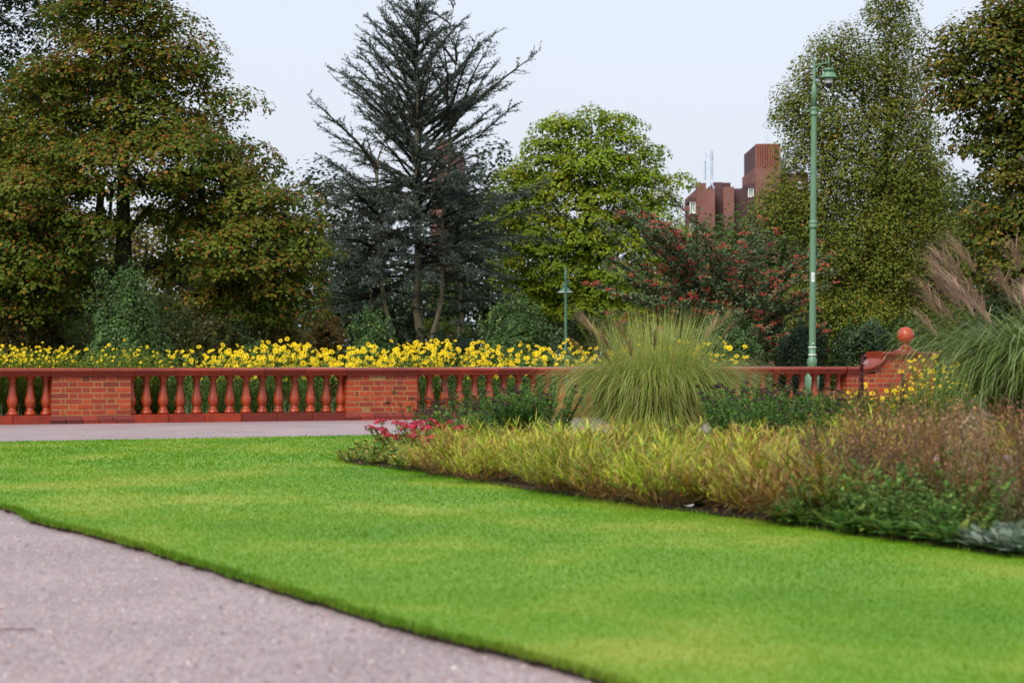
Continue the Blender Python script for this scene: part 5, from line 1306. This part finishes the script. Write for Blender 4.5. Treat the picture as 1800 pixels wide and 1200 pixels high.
for p in region([(1500, 905), (1640, 915), (1800, 925), (1800, 850), (1560, 850)], .55):
    t = thing('hakone_tuft', 'orange-brown hakone tuft among the dried perennials', 'grass', p, RNG.uniform(0, 6.28), 'orange-brown tufts among dried perennials'); t.scale = (RNG.uniform(1.0, 1.4),) * 3
    tag(link('blades', HK_B[RNG.integers(3)], t), kind='stuff')
# yellow daisies inside the bed
for px, py, sc, lab in ((1543, 800, .62, 'small bright yellow flower cluster in front of the end pier'), (1552, 806, .58, 'low yellow flower plant beside the bright cluster before the end pier'), (1652, 792, .86, 'yellow daisy plant right of the ball-topped pier'), (1675, 790, .92, 'taller yellow daisy plant leaning against the plumed grass'), (1640, 800, .74, 'short yellow daisy plant at the foot of the end pier'), (1600, 800, .66, 'sparse yellow daisy plant before the end pier bricks')):
    put_daisy(GV[RNG.integers(3)] if sc > .65 else DV[1], bedpt(px, py), lab, None, .7 if sc != .66 else .3, sc=sc, extra=6)
# dark red spikes
for px, py, h, lab in ((1511, 808, .86, 'dark purple-red upright flower spike before the end pier'), (1583, 806, .70, 'thin dark red spike right of the purple spike')):
    t = thing('dark_spike', lab, 'plant', bedpt(px, py)); mb = MB(); n = 220
    V, Q = tubes([[0, 0, 0]], [[.02, 0, h]], [.005], [.002], 5); mb.add(V, Q, C=(0.08, 0.03, 0.03)); link('stem', mb.mesh('stem', M_LEAF), t)
    mb = MB(); f = RNG.uniform(.25, 1, n); a = RNG.uniform(0, 6.28, n); r = .045 * (1.15 - f); P = np.stack([.02 * f + np.cos(a) * r, np.sin(a) * r, f * h], -1)
    leaf_quads(mb, P, np.stack([np.cos(a), np.sin(a), .3 + 0 * a], -1), .04, pick([(0.10, 0.025, 0.035), (0.07, 0.02, 0.025), (0.14, 0.04, 0.05)], n), .5); link('flower_spike', mb.mesh('flower_spike', M_LEAF), t)

# broad-leaved rosettes along the front edge
def rosette(n, L, W, pal, th=(.3, 1.25), end=(-.5, .4)):
    mb = MB(); a = RNG.uniform(0, 6.28, n); r = .05 * RNG.random(n); B = np.stack([np.cos(a) * r, np.sin(a) * r, 0 * a + .01], -1); c = pick(pal, n, .18)
    ribbons(mb, B, a, RNG.uniform(*th, n), RNG.uniform(*end, n), L * RNG.uniform(.6, 1.2, n), W * RNG.uniform(.7, 1.2, n), 5, c * .8, c, 1.3, .55); return mb.mesh('leaves', M_LEAF)
GRN = [(0.12, 0.25, 0.05), (0.17, 0.31, 0.07), (0.09, 0.19, 0.04), (0.24, 0.30, 0.06)]; GREY = [(0.20, 0.27, 0.19), (0.26, 0.32, 0.24), (0.15, 0.21, 0.13)]
RS = [rosette(26, .13, .042, GRN) for _ in range(2)]; RT = [rosette(34, .14, .02, GRN, (.5, 1.45), (-.8, .8))]; RG = [rosette(26, .12, .042, GREY, (.2, 1.3)) for _ in range(3)]
for i, (px, py) in enumerate([(1392, 926), (1415, 932), (1440, 925), (1436, 905), (1530, 944), (1552, 946), (1566, 936), (1592, 952), (1578, 925), (1612, 945), (1636, 958), (1655, 962), (1640, 940), (1672, 955), (1690, 962), (1340, 915), (1310, 910), (1250, 900), (1150, 893), (1225, 902)] + [(x, 993 - (1800 - x) * .1375 - 3 + RNG.normal() * 2) for x in range(1380, 1700, 17)]):
    small = px < 1360; t = thing('broadleaf_plant', 'small green leafy plant under the hakone drift' if small else 'fresh green broad-leaved rosette along the bed edge', 'plant', bedpt(px, py), RNG.uniform(0, 6.28), 'small leafy plants under the hakone' if small else 'green rosettes along the bed edge')
    sc = (.6 if small else 1.0) * RNG.uniform(.85, 1.2); t.scale = (sc,) * 3; link('leaves', (RS + RT)[[0, 1, 0, 1, 2][RNG.integers(5)]], t)
for i, (px, py) in enumerate([(1702, 973), (1722, 972), (1738, 978), (1755, 980), (1772, 984), (1790, 986), (1808, 988), (1750, 962), (1782, 968), (1725, 958), (1805, 972), (1830, 985), (1712, 978), (1745, 984), (1778, 989), (1800, 991)]):
    t = thing('lambs_ear_plant', 'silvery grey-green lamb\'s-ear rosette at the right corner', 'plant', bedpt(px, py), RNG.uniform(0, 6.28), 'grey rosettes at the right corner'); sc = RNG.uniform(.85, 1.2); t.scale = (sc,) * 3; tag(link('leaves', RG[i % 3], t))
# pale scabious flowers
SC = flower_mesh('flower', .028, 12, [(0.55, 0.42, 0.62), (0.65, 0.55, 0.70)], (0.5, 0.45, 0.5), .4)
for px, py, ty, lab in ((1648, 915, 808, 'pale lilac flower on a thin stem above the reddish seed heads'), (1771, 925, 805, 'lilac flower on a thin stem near the right edge'), (1543, 900, 836, 'small pale flower on a thin stem in the brown drift')):
    p = bedpt(px, py); h = EYE + (HZ - ty) / F * p[1] - BZ; t = thing('scabious_plant', lab, 'flowering plant', p)
    mb = MB(); V, Q = tubes([[0, 0, 0]], [[0, 0, h]], [.003], [.0015], 4); mb.add(V, Q, C=(0.08, 0.11, 0.03)); link('stem', mb.mesh('stem', M_LEAF), t)
    link('flower', SC, t, (0, 0, h), (.7, 0, 0))

# leaf litter and mulch on the bed soil
def litter():
    n = 9000; A = np.array(bed_loop); P = np.stack([RNG.uniform(-2, 6, n), RNG.uniform(9, 24, n), np.full(n, BZ + .006)], -1); P = P[in_poly(P, bed_loop)]; n = len(P)
    mb = MB(); leaf_quads(mb, P, np.array([0, 0, 1.]) + RNG.normal(size=(n, 3)) * .3, RNG.uniform(.02, .07, n), pick([(0.10, 0.06, 0.03), (0.16, 0.09, 0.04), (0.05, 0.035, 0.02), (0.08, 0.10, 0.03), (0.24, 0.13, 0.04)], n, .25), .6)
    tag(link('leaf_litter', mb.mesh('leaf_litter', M_LEAF)), 'fallen leaves and mulch on the soil of the flower bed', 'leaf litter', kind='stuff')
litter()
# small things lying about
def flat_leaf(name, label, p, L, col, group, cat='leaf'):
    mb = MB(); n = 9; t_ = np.linspace(-1, 1, n); wv = (1 - t_ ** 2) ** .7 * .32 * L; zc = .006 + .12 * L * t_ ** 2
    V = np.concatenate([np.stack([t_ * L / 2, wv, zc + .1 * L], -1), np.stack([t_ * L / 2, 0 * wv, zc], -1), np.stack([t_ * L / 2, -wv, zc + .08 * L], -1)])
    Q = [[r * n + i, r * n + i + 1, (r + 1) * n + i + 1, (r + 1) * n + i] for r in range(2) for i in range(n - 1)]
    mb.add(V, Q, None, col); o = link(name, mb.mesh(name, M_LEAF), None, p, (0, 0, RNG.uniform(0, 6.28))); tag(o, label, cat, group)
for px, py in ((16, 903), (254, 972), (342, 1004), (271, 974), (398, 1015), (480, 1043)):
    p = gp(px, py + 3); p[2] = .006; flat_leaf('fallen_leaf', 'small brown fallen leaf on the gravel at the lawn edge', p, RNG.uniform(.025, .04), (0.12, 0.045, 0.025), 'fallen leaves along the lawn edge')
p = gp(1211, 909); p[2] = .055
flat_leaf('paper_scrap', 'white paper scrap lying where the lawn meets the bed', p, .06, (0.75, 0.75, 0.8), None, 'litter')
p = gp(30, 1113); p[2] = .012; mb = MB(); polytube(mb, [(-.075, 0, .0), (-.02, .004, .004), (.03, -.002, .002), (.06, .003, 0)], np.array([.002, .0025, .0022, .001]), 6)
tag(link('twig', mb.mesh('twig', mat('twig_bark', (0.12, 0.03, 0.025), .7)), None, p), 'thin reddish twig lying on the near gravel', 'twig')

for i, (px, py) in enumerate([(1430, 915), (1455, 925), (1475, 935), (1500, 930), (1520, 936), (1545, 930), (1575, 940), (1605, 930), (1630, 930), (1660, 940), (1690, 945), (1720, 945), (1745, 950), (1780, 955), (1490, 905), (1560, 910), (1620, 905), (1700, 925), (1760, 930)] + [(x, 993 - (1800 - x) * .1375 - 9 + RNG.normal() * 3) for x in range(1400, 1720, 48)]):
    put_headed(LEAFY, bedpt(px, py), 'leafy_plant', 'low leafy green plant in the right bed', 'low leafy plants in the right bed', RNG.uniform(.5, .85), .05)

# ---------------------------------------------------------------- labels: tell look-alikes apart by their order in the row
ORD = 'first second third fourth fifth sixth seventh eighth ninth tenth eleventh twelfth thirteenth fourteenth fifteenth sixteenth seventeenth eighteenth nineteenth twentieth'.split() + ['twenty-' + w for w in 'first second third fourth fifth sixth seventh eighth ninth'.split()] + ['thirtieth']
by = {}
for o in list(COL.objects):
    if o.parent is None and 'label' in o and 'kind' not in o: by.setdefault(o['label'], []).append(o)
for lab, os_ in by.items():
    if len(os_) < 2: continue
    os_.sort(key=lambda o: o.location.y)
    rows = [os_] if len(os_) <= 12 else [list(r) for r in np.array_split(np.array(os_, dtype=object), 2 if len(os_) <= 26 else 3)]
    for ri, r in enumerate(rows):
        r.sort(key=lambda o: o.location.x / o.location.y)
        rn = '' if len(rows) == 1 else (' in nearer rank' if ri == 0 else (' in farther rank' if ri == len(rows) - 1 else ' in middle rank'))
        for i, o in enumerate(r): o['label'] = lab + ',' + ' ' + ORD[min(i, 29)] + ' from left' + rn
